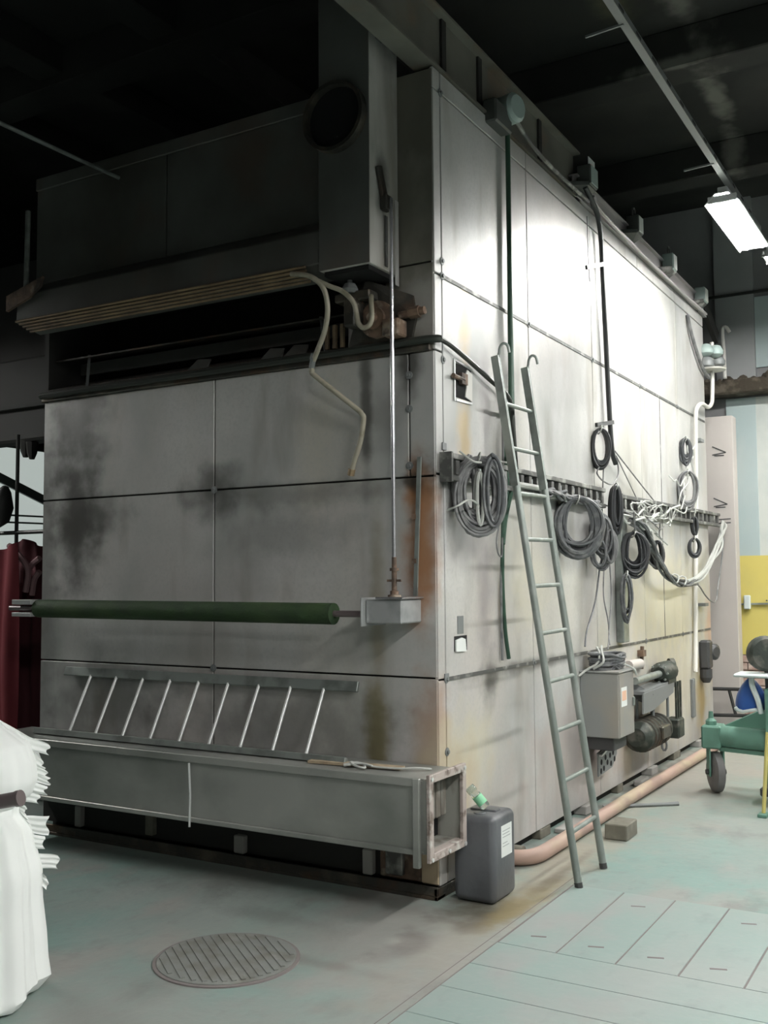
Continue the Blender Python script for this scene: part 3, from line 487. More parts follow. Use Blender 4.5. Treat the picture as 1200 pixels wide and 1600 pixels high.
for (y0, y1, z0, z1) in ((-0.385, -0.345, 0.285, 0.690), (-0.035, 0.005, 0.285, 0.690)): m.box(0.13, 0.15, y0, y1, z0, z1)
for (z0, z1) in ((0.285, 0.325), (0.650, 0.690)): m.box(0.13, 0.15, -0.345, -0.035, z0, z1)
fg = m.build('end_flange', 'flange_steel', tr, bevel=0.003)
MB().box(0.10, 0.13, -0.36, -0.352, 0.32, 0.66).build('neck_sheet', 'trough_steel', tr)
MB().box(0.10, 0.13, -0.352, -0.012, 0.655, 0.664).build('neck_sheet', 'flange_steel', tr)
MB().box(0.10, 0.13, -0.352, -0.012, 0.316, 0.325).build('neck_sheet', 'flange_steel', tr)
MB().box(0.10, 0.13, -0.02, -0.012, 0.32, 0.66).build('neck_sheet', 'box_interior', tr)
for i in range(5):
    MB().bar((0.06, -0.31+0.058*i, 0.44), (0.06, -0.31+0.058*i, 0.652), 0.045, 0.016, (1, 0, 0)).build('inner_baffle', 'box_interior', tr, bevel=0.006)
MB().box(-0.06, 0.0, -0.35, -0.02, 0.327, 0.653).build('dark_inside', 'hole_black', tr)
for p in ((-0.365, 0.30), (-0.365, 0.67), (-0.015, 0.30), (-0.015, 0.67), (-0.19, 0.304)):
    MB().lathe((0.15, p[0], p[1]), (1, 0, 0), [(0.011, 0), (0.011, 0.006)], 6).build('flange_bolt', 'rung_steel', fg)
for y in (-2.4, -1.1): pass
one('leaning_rod', MB().tube([(-1.314, -0.388, 0.628), (-1.3, -0.392, 0.468), (-1.301, -0.395, 0.293)], 0.0065, 6), 'rung_steel', 'thin pale steel rod standing against the trough face', 'rod')
one('trough_slat', MB().bar((-0.62, -0.245, 0.675), (-0.10, -0.20, 0.675), 0.06, 0.012), 'wood_block', 'thin wooden slat lying on the trough below the short ladder', 'slat')
m = MB()
m.tube(catmull([(-0.40, -0.27, 0.678), (-0.33, -0.24, 0.69), (-0.26, -0.29, 0.678), (-0.30, -0.31, 0.685), (-0.36, -0.26, 0.692), (-0.22, -0.25, 0.678), (-0.10, -0.23, 0.678), (-0.02, -0.19, 0.680), (0.03, -0.14, 0.672)], 8), 0.0055, 6)
m.tube(catmull([(-0.38, -0.30, 0.680), (-0.30, -0.27, 0.692), (-0.24, -0.26, 0.684), (-0.31, -0.24, 0.682), (-0.36, -0.28, 0.69)], 8), 0.0055, 6)
one('tangled_cord', m, 'cable_pale', 'loose pale blue-grey cord tangled on the trough end', 'cord', smooth=True)
l1 = thing('lying_ladder', (-1.5, -0.14, 0.667), 'short steel ladder lying on its side on the trough against the oven', 'ladder')
def lad(x, t): return V((x, -0.215+0.185*t, 0.685+0.355*t))
MB().bar(lad(-2.66, 1), lad(-0.46, 1), 0.022, 0.055, (0, 0.3, 1)).build('rail', 'rail_steel', l1, bevel=0.003)
MB().bar(lad(-2.72, 0), lad(-0.42, 0), 0.03, 0.035, (0, 0.3, 1)).build('rail', 'rail_steel', l1, bevel=0.003)
r0 = None
for i in range(9):
    x = -2.42+0.2185*i
    if r0 is None: r0 = MB().cyl(lad(x, 0.03), lad(x, 0.95), 0.0095, 10).build('rung', 'rung_steel', l1, smooth=True)
    else: dup(r0, l1, (0.2185*i, 0, 0))

# ---------------------------------------------------------------- leaning ladder at the side
A0, B0 = V((0.54, 0.52, 0.0)), V((0.534, 0.935, 0.0)); A1, B1 = V((0.07, 0.628, 2.86)), V((0.07, 1.063, 2.871))
l2 = thing('leaning_ladder', (0.537, 0.73, 0.0), 'tall grey steel ladder with hooks leaning on the oven side', 'ladder')
for a, b in ((A0, A1), (B0, B1)):
    rl = MB().tube([a, b], 0.0205, 12).build('rail', 'ladder_grey', l2, smooth=True)
    d = (b-a).normalized(); e = b - d*0.02 + V((0, 0.03, 0))
    hr, up_ = V((0.6, 0.8, 0)), V((0, 0, 1))
    MB().tube(catmull([e - d*0.75, e - d*0.3, e, e + up_*0.06, e + up_*0.095 + hr*0.008, e + up_*0.115 + hr*0.03, e + up_*0.105 + hr*0.055, e + up_*0.065 + hr*0.066], 5), 0.0085, 8).build('hook', 'ladder_grey', rl, smooth=True)
    MB().tube([a + V((0, 0, 0.001)), a + d*0.03], 0.0215, 12).build('foot', 'rubber', rl)
    MB().bar(b - d*0.75 - V((0, 0.026, 0)), b + d*0.01 - V((0, 0.026, 0)), 0.045, 0.008, (0, 1, 0)).build('rail_plate', 'rail_steel', rl)
for i in range(10):
    t = (0.275+0.258*i)/A1.z
    MB().cyl(A0.lerp(A1, t), B0.lerp(B1, t), 0.0125, 10).build('rung', 'ladder_grey', l2, smooth=True)

# ---------------------------------------------------------------- equipment on the oven side
def rack(name, y0, y1, z0, z1, label, n, tilt=0.0):
    t = thing(name, (0.03, (y0+y1)/2, z0), label, 'cable tray')
    zz = lambda y, z: z + tilt*(y-y0)
    for z, w in ((z0, 0.03), (z1, 0.03)):
        MB().bar((0.045, y0, zz(y0, z)), (0.045, y1, zz(y1, z)), 0.05, w).build('tray_rail', 'rack_metal', t, bevel=0.003)
    MB().bar((0.010, y0, zz(y0, (z0+z1)/2)), (0.010, y1, zz(y1, (z0+z1)/2)), 0.006, z1-z0).build('tray_back', 'rack_metal', t)
    for i in range(n):
        y = y0+(y1-y0)*(i+0.5)/n
        MB().box(0.016, 0.066, y-0.022, y+0.022, zz(y, z0)+0.02, zz(y, z1)-0.02).build('tray_web', 'rack_metal', t)
        if i % 2 == 0: MB().box(0.016, 0.05, y+0.035, y+0.075, zz(y, z0)+0.05, zz(y, z1)-0.03).build('cable_clip', 'white_plastic', t)
    MB().box(0.0, 0.07, y0-0.02, y0, z0-0.02, z1+0.02).build('end_plate', 'rack_metal', t)
    return t
rack('cable_tray', 0.06, 2.54, 2.13, 2.245, 'slotted steel cable tray behind the ladder', 20)
rack('cable_tray', 2.95, 6.30, 2.12, 2.23, 'cable tray hung with pale wire beyond the black conduit', 20, 0.01)
one('upright_channel', MB().box(0.0, 0.06, 2.93, 3.07, 1.12, 2.10), 'rail_steel', 'dark grey upright channel under the coils above the cabinet', 'channel', bevel=0.006)

one('green_conduit', MB().tube([(0.03, 0.928, 4.326), (0.03, 0.928, 3.546), (0.03, 0.925, 2.689), (0.035, 0.906, 2.246)], [0.016, 0.016, 0.019, 0.022], 10), 'green_paint_pipe', 'dark green vertical conduit dropping from the first junction box', 'conduit', smooth=True)
m = MB(); m.tube(catmull([(0.05, 0.763, 2.587), (0.05, 0.773, 2.363), (0.05, 0.802, 2.142), (0.03, 0.787, 1.993), (0.02, 0.778, 1.622), (0.02, 0.804, 1.327), (0.02, 0.852, 1.144)], 5), 0.0125, 8)
m.tube(catmull([(0.05, 0.871, 2.242), (0.05, 0.847, 2.108), (0.03, 0.813, 1.957), (0.03, 0.771, 1.807)], 5), 0.014, 8)
one('green_flex', m, 'green_paint_pipe', 'green flexible cable hanging below the tray beside the ladder', 'cable', smooth=True)
one('grey_flex', MB().tube(catmull([(0.045, 0.749, 2.66), (0.045, 0.757, 2.362), (0.02, 0.788, 1.919), (0.015, 0.768, 1.549), (0.015, 0.772, 1.139)], 5), 0.008, 8), 'cable_mid', 'thin grey cable running down beside the green flexible cable', 'cable', smooth=True)
cd = thing('black_conduit', (0.04, 2.8, 2.2), 'black conduit curving down the bright side panels to the small coil', 'conduit')
MB().tube(catmull([(0.06, 2.246, 4.411), (0.06, 2.381, 4.361), (0.05, 2.55, 4.291), (0.045, 2.63, 4.151), (0.04, 2.66, 3.925), (0.04, 2.703, 3.447), (0.04, 2.746, 2.968), (0.045, 2.781, 2.584), (0.05, 2.85, 2.469)], 6), [0.019]*49, 10).build('conduit_tube', 'black_conduit', cd, smooth=True)
MB().bar((0, 2.399, 3.872), (0.045, 2.662, 3.959), 0.03, 0.03).build('stand_off', 'black_conduit', cd)
MB().bar((0, 2.541, 2.731), (0.05, 2.779, 2.777), 0.04, 0.03).build('stand_off', 'black_conduit', cd)
wc = thing('white_conduit', (0.05, 5.8, 0.6), 'white conduit with an offset bend running down the far end of the oven', 'conduit')
MB().tube(catmull([(0.06, 6.172, 4.068), (0.06, 6.167, 3.795), (0.06, 6.133, 3.52), (0.06, 6.091, 3.413), (0.06, 5.912, 3.346), (0.06, 5.664, 3.343), (0.06, 5.471, 3.283), (0.05, 5.424, 3.188), (0.04, 5.431, 2.874), (0.03, 5.428, 2.247), (0.03, 5.332, 1.625), (0.03, 5.264, 1.016), (0.04, 5.189, 0.721)], 5), 0.021, 10).build('conduit_tube', 'white_conduit', wc, smooth=True)
for z in (2.95, 1.33): MB().box(0.0, 0.07, 5.52, 5.66, z, z+0.03).build('pipe_clip', 'lead_grey', wc)
vl = thing('limit_switch', (0.06, 5.6, 0.55), 'dark switch body at the lower end of the white conduit', 'switch')
MB().box(0.0, 0.10, 5.50, 5.66, 0.72, 1.00).build('switch_body', 'valve_dark', vl, bevel=0.02)
MB().lathe((0.07, 5.70, 0.88), (1, -0.5, 0), [(0.08, 0), (0.08, 0.05), (0.05, 0.07)], 14).build('dial', 'valve_dark', vl)
MB().lathe((0.05, 5.56, 0.72), (0, 0, -1), [(0.06, 0), (0.06, 0.08), (0.035, 0.13)], 12).build('gland', 'valve_dark', vl)
one('door_handle_bar', MB().box(0.0, 0.03, 5.13, 5.21, 0.30, 0.66), 'lead_grey', 'short vertical grey bar fixed low on the far panel', 'handle', bevel=0.006)

cb = thing('control_cabinet', (0.13, 2.28, 0.53), 'grey steel control cabinet with an orange and white sticker', 'cabinet')
MB().box(0.0, 0.27, 2.10, 2.45, 0.53, 0.965).build('cabinet_body', 'cabinet_grey', cb, bevel=0.006)
MB().box(0.0, 0.28, 2.09, 2.46, 0.965, 0.977).build('cabinet_lid', 'cabinet_grey', cb, bevel=0.003)
MB().box(0.2702, 0.2712, 2.115, 2.118, 0.54, 0.95).build('door_gap', 'hole_black', cb); MB().box(0.27, 0.285, 2.41, 2.43, 0.72, 0.78).build('door_latch', 'rail_steel', cb, bevel=0.003)
sn = MB().box(0.2705, 0.2715, 2.16, 2.285, 0.735, 0.865).build('sticker', 'label_white', cb)
MB().box(0.2718, 0.2725, 2.175, 2.27, 0.775, 0.84).build('orange_print', 'label_orange', sn)
MB().box(0.02, 0.22, 2.14, 2.42, 0.44, 0.53).build('gland_box', 'valve_dark', cb, bevel=0.006)
pp = MB().prism([(0.06, 2.25, 0.40), (0.06, 2.66, 0.45), (0.06, 2.66, 0.34), (0.06, 2.55, 0.26), (0.06, 2.25, 0.24)], (0.012, 0, 0)).build('perforated_plate', 'lead_grey', cb)
for (y, z) in ((2.31, 0.33), (2.36, 0.28), (2.40, 0.35), (2.44, 0.31), (2.50, 0.35), (2.52, 0.29), (2.57, 0.36), (2.30, 0.27), (2.60, 0.31)):
    MB().lathe((0.0723, y, z), (1, 0, 0), [(0.02, 0), (0.02, 0.0012)], 10).build('punched_hole', 'hole_black', pp)
MB().bar((0.09, 2.24, 0.385), (0.09, 2.68, 0.465), 0.02, 0.014).build('gland_strip', 'rung_steel', cb)

dm = thing('drive_motor', (0.10, 3.6, 0.30), 'dark green gear drive and motor on a bracket beside the cabinet', 'motor')
MB().bar((0.01, 3.20, 0.76), (0.14, 3.30, 0.66), 0.02, 0.10).build('bracket_web', 'lead_grey', dm)
MB().prism([(0.02, 3.10, 0.74), (0.15, 3.12, 0.74), (0.15, 3.95, 0.76), (0.02, 3.95, 0.76)], (0, 0, -0.025)).build('motor_shelf', 'lead_grey', dm)
MB().prism([(0.15, 3.05, 0.73), (0.15, 3.95, 0.74), (0.15, 3.92, 0.66), (0.15, 3.30, 0.58), (0.15, 3.05, 0.58)], (0.012, 0, 0)).build('shelf_skirt', 'lead_grey', dm)
MB().cyl((0.10, 3.05, 0.825), (0.10, 3.9, 0.825), 0.028, 12).build('drive_shaft', 'rail_steel', dm, smooth=True)
m = MB(); m.lathe((0.10, 3.72, 0.83), (0, 1, 0), [(0.05, 0), (0.085, 0.05), (0.085, 0.28), (0.05, 0.32)], 16); m.box(0.05, 0.16, 3.80, 4.02, 0.70, 0.84); m.build('gear_case', 'motor_green', dm, smooth=True, bevel=0)
MB().lathe((0.11, 4.06, 0.84), (0.8, 0.5, 0), [(0.07, -0.02), (0.09, -0.02), (0.09, 0.02), (0.07, 0.02)], 14).build('hand_wheel', 'motor_green', dm)
m = MB(); m.lathe((0.10, 3.05, 0.40), (0, 1, 0), [(0.07, 0), (0.115, 0.05), (0.115, 0.62), (0.08, 0.70)], 18); m.build('motor_drum', 'motor_green', dm, smooth=True)
for k_ in range(6): MB().lathe((0.10, 3.16+0.085*k_, 0.40), (0, 1, 0), [(0.11, 0), (0.128, 0.006), (0.128, 0.014), (0.11, 0.02)], 18).build('cooling_fin', 'greasy_metal', dm)
MB().box(0.13, 0.24, 3.30, 3.52, 0.36, 0.46).build('terminal_box', 'greasy_metal', dm, bevel=0.01)
for k_ in range(8): MB().lathe((0.10+0.07*math.cos(k_*0.785), 3.705, 0.83+0.07*math.sin(k_*0.785)), (0, 1, 0), [(0.009, 0), (0.009, 0.02)], 6).build('case_bolt', 'rail_steel', dm)
for x, y in ((0.05, 3.25), (0.12, 3.45), (0.06, 3.62), (0.12, 3.88)): MB().cyl((x, y, 0.46), (x, y, 0.74), 0.012, 8).build('hanger_rod', 'lead_grey', dm)
for k_ in range(3): MB().bar((0.165, 3.98+0.07*k_, 0.34), (0.165, 3.98+0.07*k_, 0.74), 0.03, 0.014, (1, 0, 0)).build('drive_belt', 'motor_green', dm)
MB().box(0.08, 0.20, 3.92, 4.10, 0.28, 0.44).build('belt_guard', 'motor_green', dm, bevel=0.012)
MB().tube([(0.12+0.02*math.cos(a*0.63), 3.75, 0.25+0.045*math.sin(a*0.63)) for a in range(10)], 0.01, 6, True).build('lifting_ring', 'lead_grey', dm)
m = MB(); m.cyl((0.02, 3.5, 0.88), (0.03, 3.5, 1.06), 0.016, 8); m.box(0.0, 0.05, 3.46, 3.54, 0.98, 1.03); m.build('grease_valve', 'rusty_metal', dm); MB().cyl((0.02, 3.15, 0.93), (0.02, 3.46, 0.925), 0.04, 12).build('side_pipe', 'cream_panel', dm, smooth=True)

# ---------------------------------------------------------------- beam, channel and junction boxes at the roof edge
bm_ = thing('steel_beam', (-0.02, 1.0, 4.34), 'soot-brown steel beam running above the oven edge', 'beam')
MB().box(-0.06, -0.045, -1.2, 2.30, 4.345, 4.69).build('web', 'beam_steel', bm_)
for z in (4.335, 4.68): MB().box(-0.12, 0.01, -1.2, 2.30, z, z+0.014).build('beam_flange', 'beam_steel', bm_)
for y in (0.18, 0.65, 1.6): MB().box(-0.045, -0.03, y, y+0.05, 4.40, 4.68).build('stiffener', 'dark_casing', bm_)
ch = thing('steel_channel', (0.0, 4.2, 4.34), 'pale lit steel channel carrying the far junction boxes', 'channel')
MB().box(-0.02, -0.01, 2.20, 6.15, 4.345, 4.50).build('web', 'channel_steel', ch)
for z in (4.335, 4.495): MB().box(-0.05, 0.02, 2.20, 6.15, z, z+0.01).build('channel_flange', 'channel_steel', ch)
for a, b, zz in ((1.0, 2.35, 4.37), (2.45, 6.0, 4.36)):
    one('edge_conduit', MB().tube(catmull([(0.05, a, zz+0.05), (0.055, a+0.25, zz-0.02), (0.05, (a+b)/2, zz-0.04), (0.05, b, zz-0.03)], 5), 0.014, 8), 'channel_steel' if a > 2 else 'rack_metal', 'thin conduit along the roof edge between the %s junction boxes' % ('far' if a > 2 else 'first two'), 'conduit', smooth=True)
JB = [(0.93, 4.44, 0.17, 'dark rounded junction box on the brown beam nearest the corner', 'junction_dark'), (2.33, 4.46, 0.16, 'junction box with an orange-marked plate above the black conduit', 'junction_dark'),
      (3.50, 4.46, 0.13, 'dark junction box with a white side, third along the roof edge', 'junction_dark'), (4.58, 4.44, 0.13, 'pale green junction box with a cable loop, fourth along the roof edge', 'junction_box'), (5.80, 4.43, 0.14, 'small pale blue junction box at the far end of the roof edge', 'junction_box')]
for i, (y, z, s, lab, mm) in enumerate(JB):
    t = thing('junction_box', (0.05, y, z-0.08), lab, 'junction box', 'junction boxes along the roof edge')
    if i == 0:
        MB().lathe((-0.02, y, z), (1, -0.25, 0), [(0.075, 0), (0.09, 0.02), (0.09, 0.12), (0.07, 0.14)], 16).build('box_body', 'junction_box', t, smooth=True)
        MB().box(-0.02, 0.07, y-0.26, y-0.02, z-0.16, z-0.02).build('clamp', 'junction_dark', t, bevel=0.01)
    else:
        MB().box(0.0, 0.10, y-s/2, y+s/2, z-0.03, z+0.12).build('box_body', mm, t, bevel=0.006)
        MB().box(0.101, 0.107, y-s/2+0.01, y+s/2-0.01, z-0.02, z+0.11).build('box_cover', 'label_white' if i > 1 else 'junction_box', t, bevel=0.002)
        MB().prism([(-0.04, y-0.24, z-0.07), (0.09, y-0.08, z-0.04), (0.09, y+0.06, z-0.04), (0.0, y+0.05, z-0.10), (-0.02, y-0.12, z-0.12)], (0, 0, 0.03)).build('clamp', 'junction_dark' if i < 3 else 'rack_metal', t)
    if i == 1:
        pl = MB().box(0.04, 0.045, y+0.05, y+0.19, z+0.06, z+0.23).build('warning_plate', 'label_white', t)
        MB().box(0.0455, 0.0465, y+0.10, y+0.14, z+0.11, z+0.19).build('orange_mark', 'label_orange', pl)
    if i in (2, 3):
        MB().tube([(0.05, y-0.02+0.035*math.cos(a*0.7), z+0.15+0.04*math.sin(a*0.7)) for a in range(9)], 0.008, 6, True).build('cable_loop', 'rack_metal', t, smooth=True)
one('hanging_chain', MB().tube([(0.01, 2.422, 4.259), (0.01, 2.429, 4.156), (0.01, 2.432, 3.965), (0.01, 2.449, 3.778)], 0.004, 5), 'cable_mid', 'thin cord hanging on the brightest panel left of the black conduit', 'cord')

# cage of insulators at the far top end
ins = thing('insulator_cluster', (0.06, 6.45, 3.9), 'pale lamp-like insulators on a disc around the white conduit top', 'insulator')
for k_, q in enumerate(((0.03, 6.032, 3.956), (0.03, 6.044, 3.824), (0.1, 6.154, 3.958), (0.1, 6.232, 3.864))):
    MB().lathe(V(q) - V((0, 0, 0.06)), (0, 0, 1), [(0.03, 0), (0.075, 0.03), (0.08, 0.07), (0.05, 0.12), (0.025, 0.13)], 12).build('glass_globe', 'lead_grey' if k_ % 2 else 'junction_box', ins, smooth=True)
MB().lathe((0.06, 6.134, 3.762), (0, 0, 1), [(0.14, 0), (0.15, 0.015), (0.05, 0.035)], 18).build('disc', 'white_conduit', ins, smooth=True)
one('hooked_pipe', MB().tube(catmull([(0.078, 7, 4.348), (0.045, 7, 4.403), (0.01, 7, 4.408), (0.001, 7, 4.336), (0.01, 7, 4.131), (0.012, 7, 3.971), (0.015, 7, 3.826)], 4), 0.02, 8), 'white_conduit', 'thin cream pipe with a hooked top beside the end wall', 'pipe', smooth=True)
one('dark_trunking', MB().bar((-0.03, 6.16, 4.521), (-0.03, 6.814, 4.258), 0.05, 0.14), 'dark_casing', 'black trunking sloping down from the last junction box', 'trunking')
one('slanting_cable', MB().tube(catmull([(0.02, 5.326, 4.176), (0.03, 5.419, 4.016), (0.03, 5.712, 3.815), (0.03, 5.92, 3.721), (0.03, 6.143, 3.693)], 5), 0.018, 8), 'cable_mid', 'mauve-grey cable slanting down the far top corner of the oven', 'cable', smooth=True)

# ================================================================ CABLE COILS AND CORDS
XTRA = []
def coil(name, c, w, h, turns, r, material, label, yaw=55, jit=0.16, thick=0.05, group='cable coils hung on the oven side', flat=False, ties=1, tie_mat='cable_pale', drop=0.0):
    """w, h half width / half height in metres; yaw turns the coil from the wall plane towards the aisle"""
    c = V(c); t = thing(name, c - V((0, 0, h)), label, 'cable coil', group)
    a = math.radians(yaw); u = V((math.sin(a), math.cos(a), 0)); n = V((math.cos(a), -math.sin(a), 0)); z = V((0, 0, 1))
    if flat: u, z, n = V((0.3, 1, 0)).normalized(), V((1, -0.3, 0)).normalized(), V((0, 0, 1))
    P = []; S_ = 26
    for k in range(turns):
        aw, ah = w*(1-random.uniform(0, min(jit*2.4, 0.6))), h*(1-random.uniform(0, jit*1.4)); off = random.uniform(-thick, thick); tl = random.uniform(-0.25, 0.25)
        dz = (h-ah) - drop*random.random()
        for j in range(S_):
            th = 2*math.pi*j/S_
            P.append(c + u*(aw*math.sin(th)) + z*(ah*math.cos(th) + dz*(1 if not flat else 0)) + n*(off + tl*aw*0.4*math.sin(th)))
    P2 = [(P[i-1]+P[i]*2+P[min(i+1, len(P)-1)])/4 if i else P[0] for i in range(len(P))]
    MB().tube(P2, r, 6).build('cable', material, t, smooth=True)
    for (du, dz, ew, eh, en, em) in XTRA:        # separate hanks of the same coil
        Q = []
        for k in range(en):
            aw, ah, off = ew*random.uniform(0.4, 1), eh*random.uniform(0.8, 1), random.uniform(-thick, thick)
            Q += [c + u*(du + aw*math.sin(2*math.pi*j/S_)) + z*(dz + ah*math.cos(2*math.pi*j/S_)) + n*(0.03+off) for j in range(S_)]
        MB().tube(Q, r, 6).build('hank', em, t, smooth=True)
    XTRA.clear()
    if ties:
        q = c + z*h*0.95
        MB().tube([q + n*(thick+0.015)*math.cos(b) + z*(0.03*math.sin(b)) + u*0.01*math.sin(b) for b in [k*math.pi/5 for k in range(10)]], 0.005, 5, True).build('tie', tie_mat, t, smooth=True)
    return t
XTRA += [(0.07, 0.01, 0.055, 0.20, 7, 'cable_grey'), (-0.05, 0.0, 0.06, 0.21, 6, 'cable_mid'), (0.0, -0.03, 0.03, 0.17, 4, 'cable_pale')]
coil('cable_coil', (0.13, 0.236, 2.053), 0.145, 0.20, 26, 0.010, 'cable_mid', 'large grey cable coil hung at the corner end of the tray, left of the ladder', 58, 0.2, 0.06, drop=0.05)
coil('cable_coil', (0.12, 1.789, 1.934), 0.175, 0.20, 26, 0.012, 'cable_grey', 'big round grey cable coil hung right of the ladder', 62, 0.22, 0.05)
coil('cable_coil', (0.05, 2.495, 2.543), 0.08, 0.15, 14, 0.008, 'cable_dark', 'small dark coil hung on the black conduit', 55, 0.14, 0.03)
XTRA += [(0.05, -0.05, 0.06, 0.13, 5, 'cable_mid'), (-0.03, -0.10, 0.07, 0.10, 3, 'cable_grey')]
coil('cable_coil', (0.1, 2.331, 1.884), 0.08, 0.19, 16, 0.009, 'cable_grey', 'narrow hank of grey cable between the two round coils', 60, 0.3, 0.05, drop=0.06)
coil('cable_coil', (0.12, 2.603, 2.089), 0.045, 0.19, 12, 0.011, 'cable_dark', 'black twisted hank hanging under the black conduit', 50, 0.25, 0.03)
coil('cable_coil', (0.12, 3.021, 1.779), 0.12, 0.175, 26, 0.009, 'cable_dark', 'dark round cable coil hung right of the upright channel', 60, 0.25, 0.05)
coil('cable_coil', (0.1, 2.884, 1.46), 0.05, 0.18, 11, 0.008, 'cable_grey', 'thin long hank of cable hanging below the dark round coil', 60, 0.3, 0.03, drop=0.05)
coil('cable_coil', (0.08, 5.102, 1.883), 0.06, 0.095, 8, 0.010, 'cable_dark', 'little coil hanging alone in front of the white conduit', 60, 0.15, 0.02)
coil('cable_coil', (0.08, 5.149, 2.078), 0.03, 0.10, 5, 0.011, 'cable_dark', 'dark knot of cable just above the little coil', 60, 0.3, 0.03, ties=0)
coil('cable_coil', (0.08, 4.893, 2.406), 0.10, 0.19, 8, 0.009, 'cable_mid', 'loose open coil hung on the white conduit above the tray', 60, 0.18, 0.03)
coil('cable_coil', (0.05, 4.983, 2.782), 0.06, 0.13, 12, 0.011, 'cable_dark', 'dark oval coil highest on the white conduit', 55, 0.3, 0.02)
coil('cable_coil', (0.135, 2.29, 1.035), 0.17, 0.10, 20, 0.010, 'cable_grey', 'flat coil of grey cable lying on top of the control cabinet', flat=True, jit=0.2, thick=0.055, ties=0)
coil('cable_coil', (0.1, 3.771, 1.792), 0.07, 0.12, 9, 0.011, 'cable_dark', 'dark bunch of cable ends behind the sagging bundle', 60, 0.35, 0.04, ties=0)

def cords(name, paths, r, material, label, cat='cable'):
    m = MB()
    for p in paths: m.tube(catmull(p, 6), r, 6)
    return one(name, m, material, label, cat, smooth=True)
def offs(p, k, a=0.02): 
    random.seed(k); return [V(q) + V((random.uniform(-a, a), random.uniform(-a, a)*1.5, random.uniform(-a, a))) for q in p]
SW = [(0.12, 2.96, 2.05), (0.14, 3.175, 2.01), (0.15, 3.448, 1.878), (0.15, 3.715, 1.701), (0.15, 4.043, 1.58), (0.14, 4.468, 1.556), (0.12, 4.974, 1.576)]
SP = [(0.13, 4.553, 1.55), (0.12, 5.153, 1.612), (0.12, 5.565, 1.768), (0.12, 5.922, 1.934), (0.1, 6.276, 2.124), (0.06, 6.508, 2.223)]
bd = thing('cable_bundle', (0.12, 4.2, 1.7), 'thick sagging cable bundle swung between the dark coils and the far tray end', 'cable bundle')
for k in range(8):
    MB().tube(catmull(offs(SW, 40+k, 0.03), 6), 0.0115, 6).build('cable', 'cable_grey' if k % 3 else 'cable_dark', bd, smooth=True)
for k in range(6):
    MB().tube(catmull(offs(SP, 60+k, 0.03), 6), 0.0115, 6).build('pale_cable', 'cable_pale', bd, smooth=True)
for q in ((0.15, 4.087, 1.596), (0.15, 4.342, 1.579)):
    MB().tube([V(q) + V((0.035*math.cos(a*0.8), 0.02*math.sin(a*1.6), 0.045*math.sin(a*0.8))) for a in range(8)], 0.007, 5, True).build('tie', 'cable_pale', bd, smooth=True)
random.seed(11)
one('cable_tail', MB().tube(catmull([(0.12, 4.782, 1.577), (0.12, 5.068, 1.534), (0.12, 5.312, 1.441), (0.12, 5.571, 1.375), (0.12, 5.766, 1.383), (0.12, 5.869, 1.528), (0.1, 6.137, 1.756), (0.08, 6.388, 2.028)], 6), 0.007, 6), 'cable_mid', 'single loose cable end looping lowest at the far end', 'cable', smooth=True)
tg = thing('wire_tangle', (0.12, 3.9, 1.95), 'pale tangle of wires heaped on the near part of the far tray', 'wire')
def wander(a, b, n, amp, k):
    random.seed(k); a, b = V(a), V(b)
    return catmull([a.lerp(b, j/(n-1)) + V((random.uniform(-0.03, 0.03), random.uniform(-1, 1)*amp*1.8, random.uniform(-1, 1)*amp)) for j in range(n)], 7)
ENDS = [((0.1, 2.821, 2.101), (0.12, 3.996, 2.029)), ((0.12, 2.798, 2.028), (0.12, 3.868, 2.158)), ((0.1, 2.953, 2.157), (0.13, 3.905, 1.891)), ((0.14, 2.896, 2.08), (0.12, 3.692, 1.728)), ((0.1, 3.288, 2.152), (0.14, 3.662, 1.779)), ((0.14, 2.973, 2.011), (0.1, 4.47, 2.192)), ((0.12, 3.305, 2.127), (0.14, 3.835, 1.969)), ((0.12, 2.722, 2.048), (0.14, 3.493, 1.982))]
for k, (a_, b_) in enumerate(ENDS):
    MB().tube(wander(a_, b_, 7, 0.055, 100+k), 0.0085 if k % 2 else 0.006, 6).build('wire', 'cable_pale' if k % 3 else 'cable_mid', tg, smooth=True)
for k in range(5):
    c_ = V((0.12, 3.485, 2.137)) + V((0, 0.22*k-0.3, 0.02*(k % 2))); random.seed(130+k)
    MB().tube([c_ + V((0.03*math.cos(t_*0.7), 0.14*math.cos(t_*0.52+k), 0.09*math.sin(t_*0.52+k)*(0.6+0.08*(t_ % 3)))) for t_ in range(18)], 0.006, 5).build('wire_loop', 'cable_pale', tg, smooth=True)
tg2 = thing('wire_tangle', (0.10, 5.3, 1.95), 'thin pale wires curling down the white conduit to the far tray', 'wire')
for k, (a_, b_) in enumerate([((0.06, 5.253, 2.94), (0.1, 4.47, 2.192)), ((0.06, 4.977, 2.884), (0.08, 5.217, 2.234)), ((0.08, 4.703, 2.381), (0.1, 4.201, 2.094)), ((0.07, 5.126, 2.839), (0.08, 4.703, 2.381)), ((0.08, 4.255, 2.517), (0.1, 4.722, 2.44)), ((0.1, 4.252, 2.18), (0.09, 5.354, 2.241))]):
    MB().tube(wander(a_, b_, 6, 0.045, 150+k), 0.0065, 5).build('wire', 'cable_pale', tg2, smooth=True)
tg3 = thing('tray_cables', (0.09, 2.0, 2.1), 'grey cables lying along the tray above the big round coil', 'cable bundle')
for k in range(6):
    pts = [V((0.09, 1.219, 2.156)).lerp(V((0.09, 2.308, 2.146)), j/9) + V((0, 0, -0.012*((j+k) % 3))) for j in range(10)]
    MB().tube(catmull(offs(pts, 80+k, 0.02), 5), 0.010, 6).build('cable', 'cable_mid' if k % 2 else 'cable_grey', tg3, smooth=True)
random.seed(21)
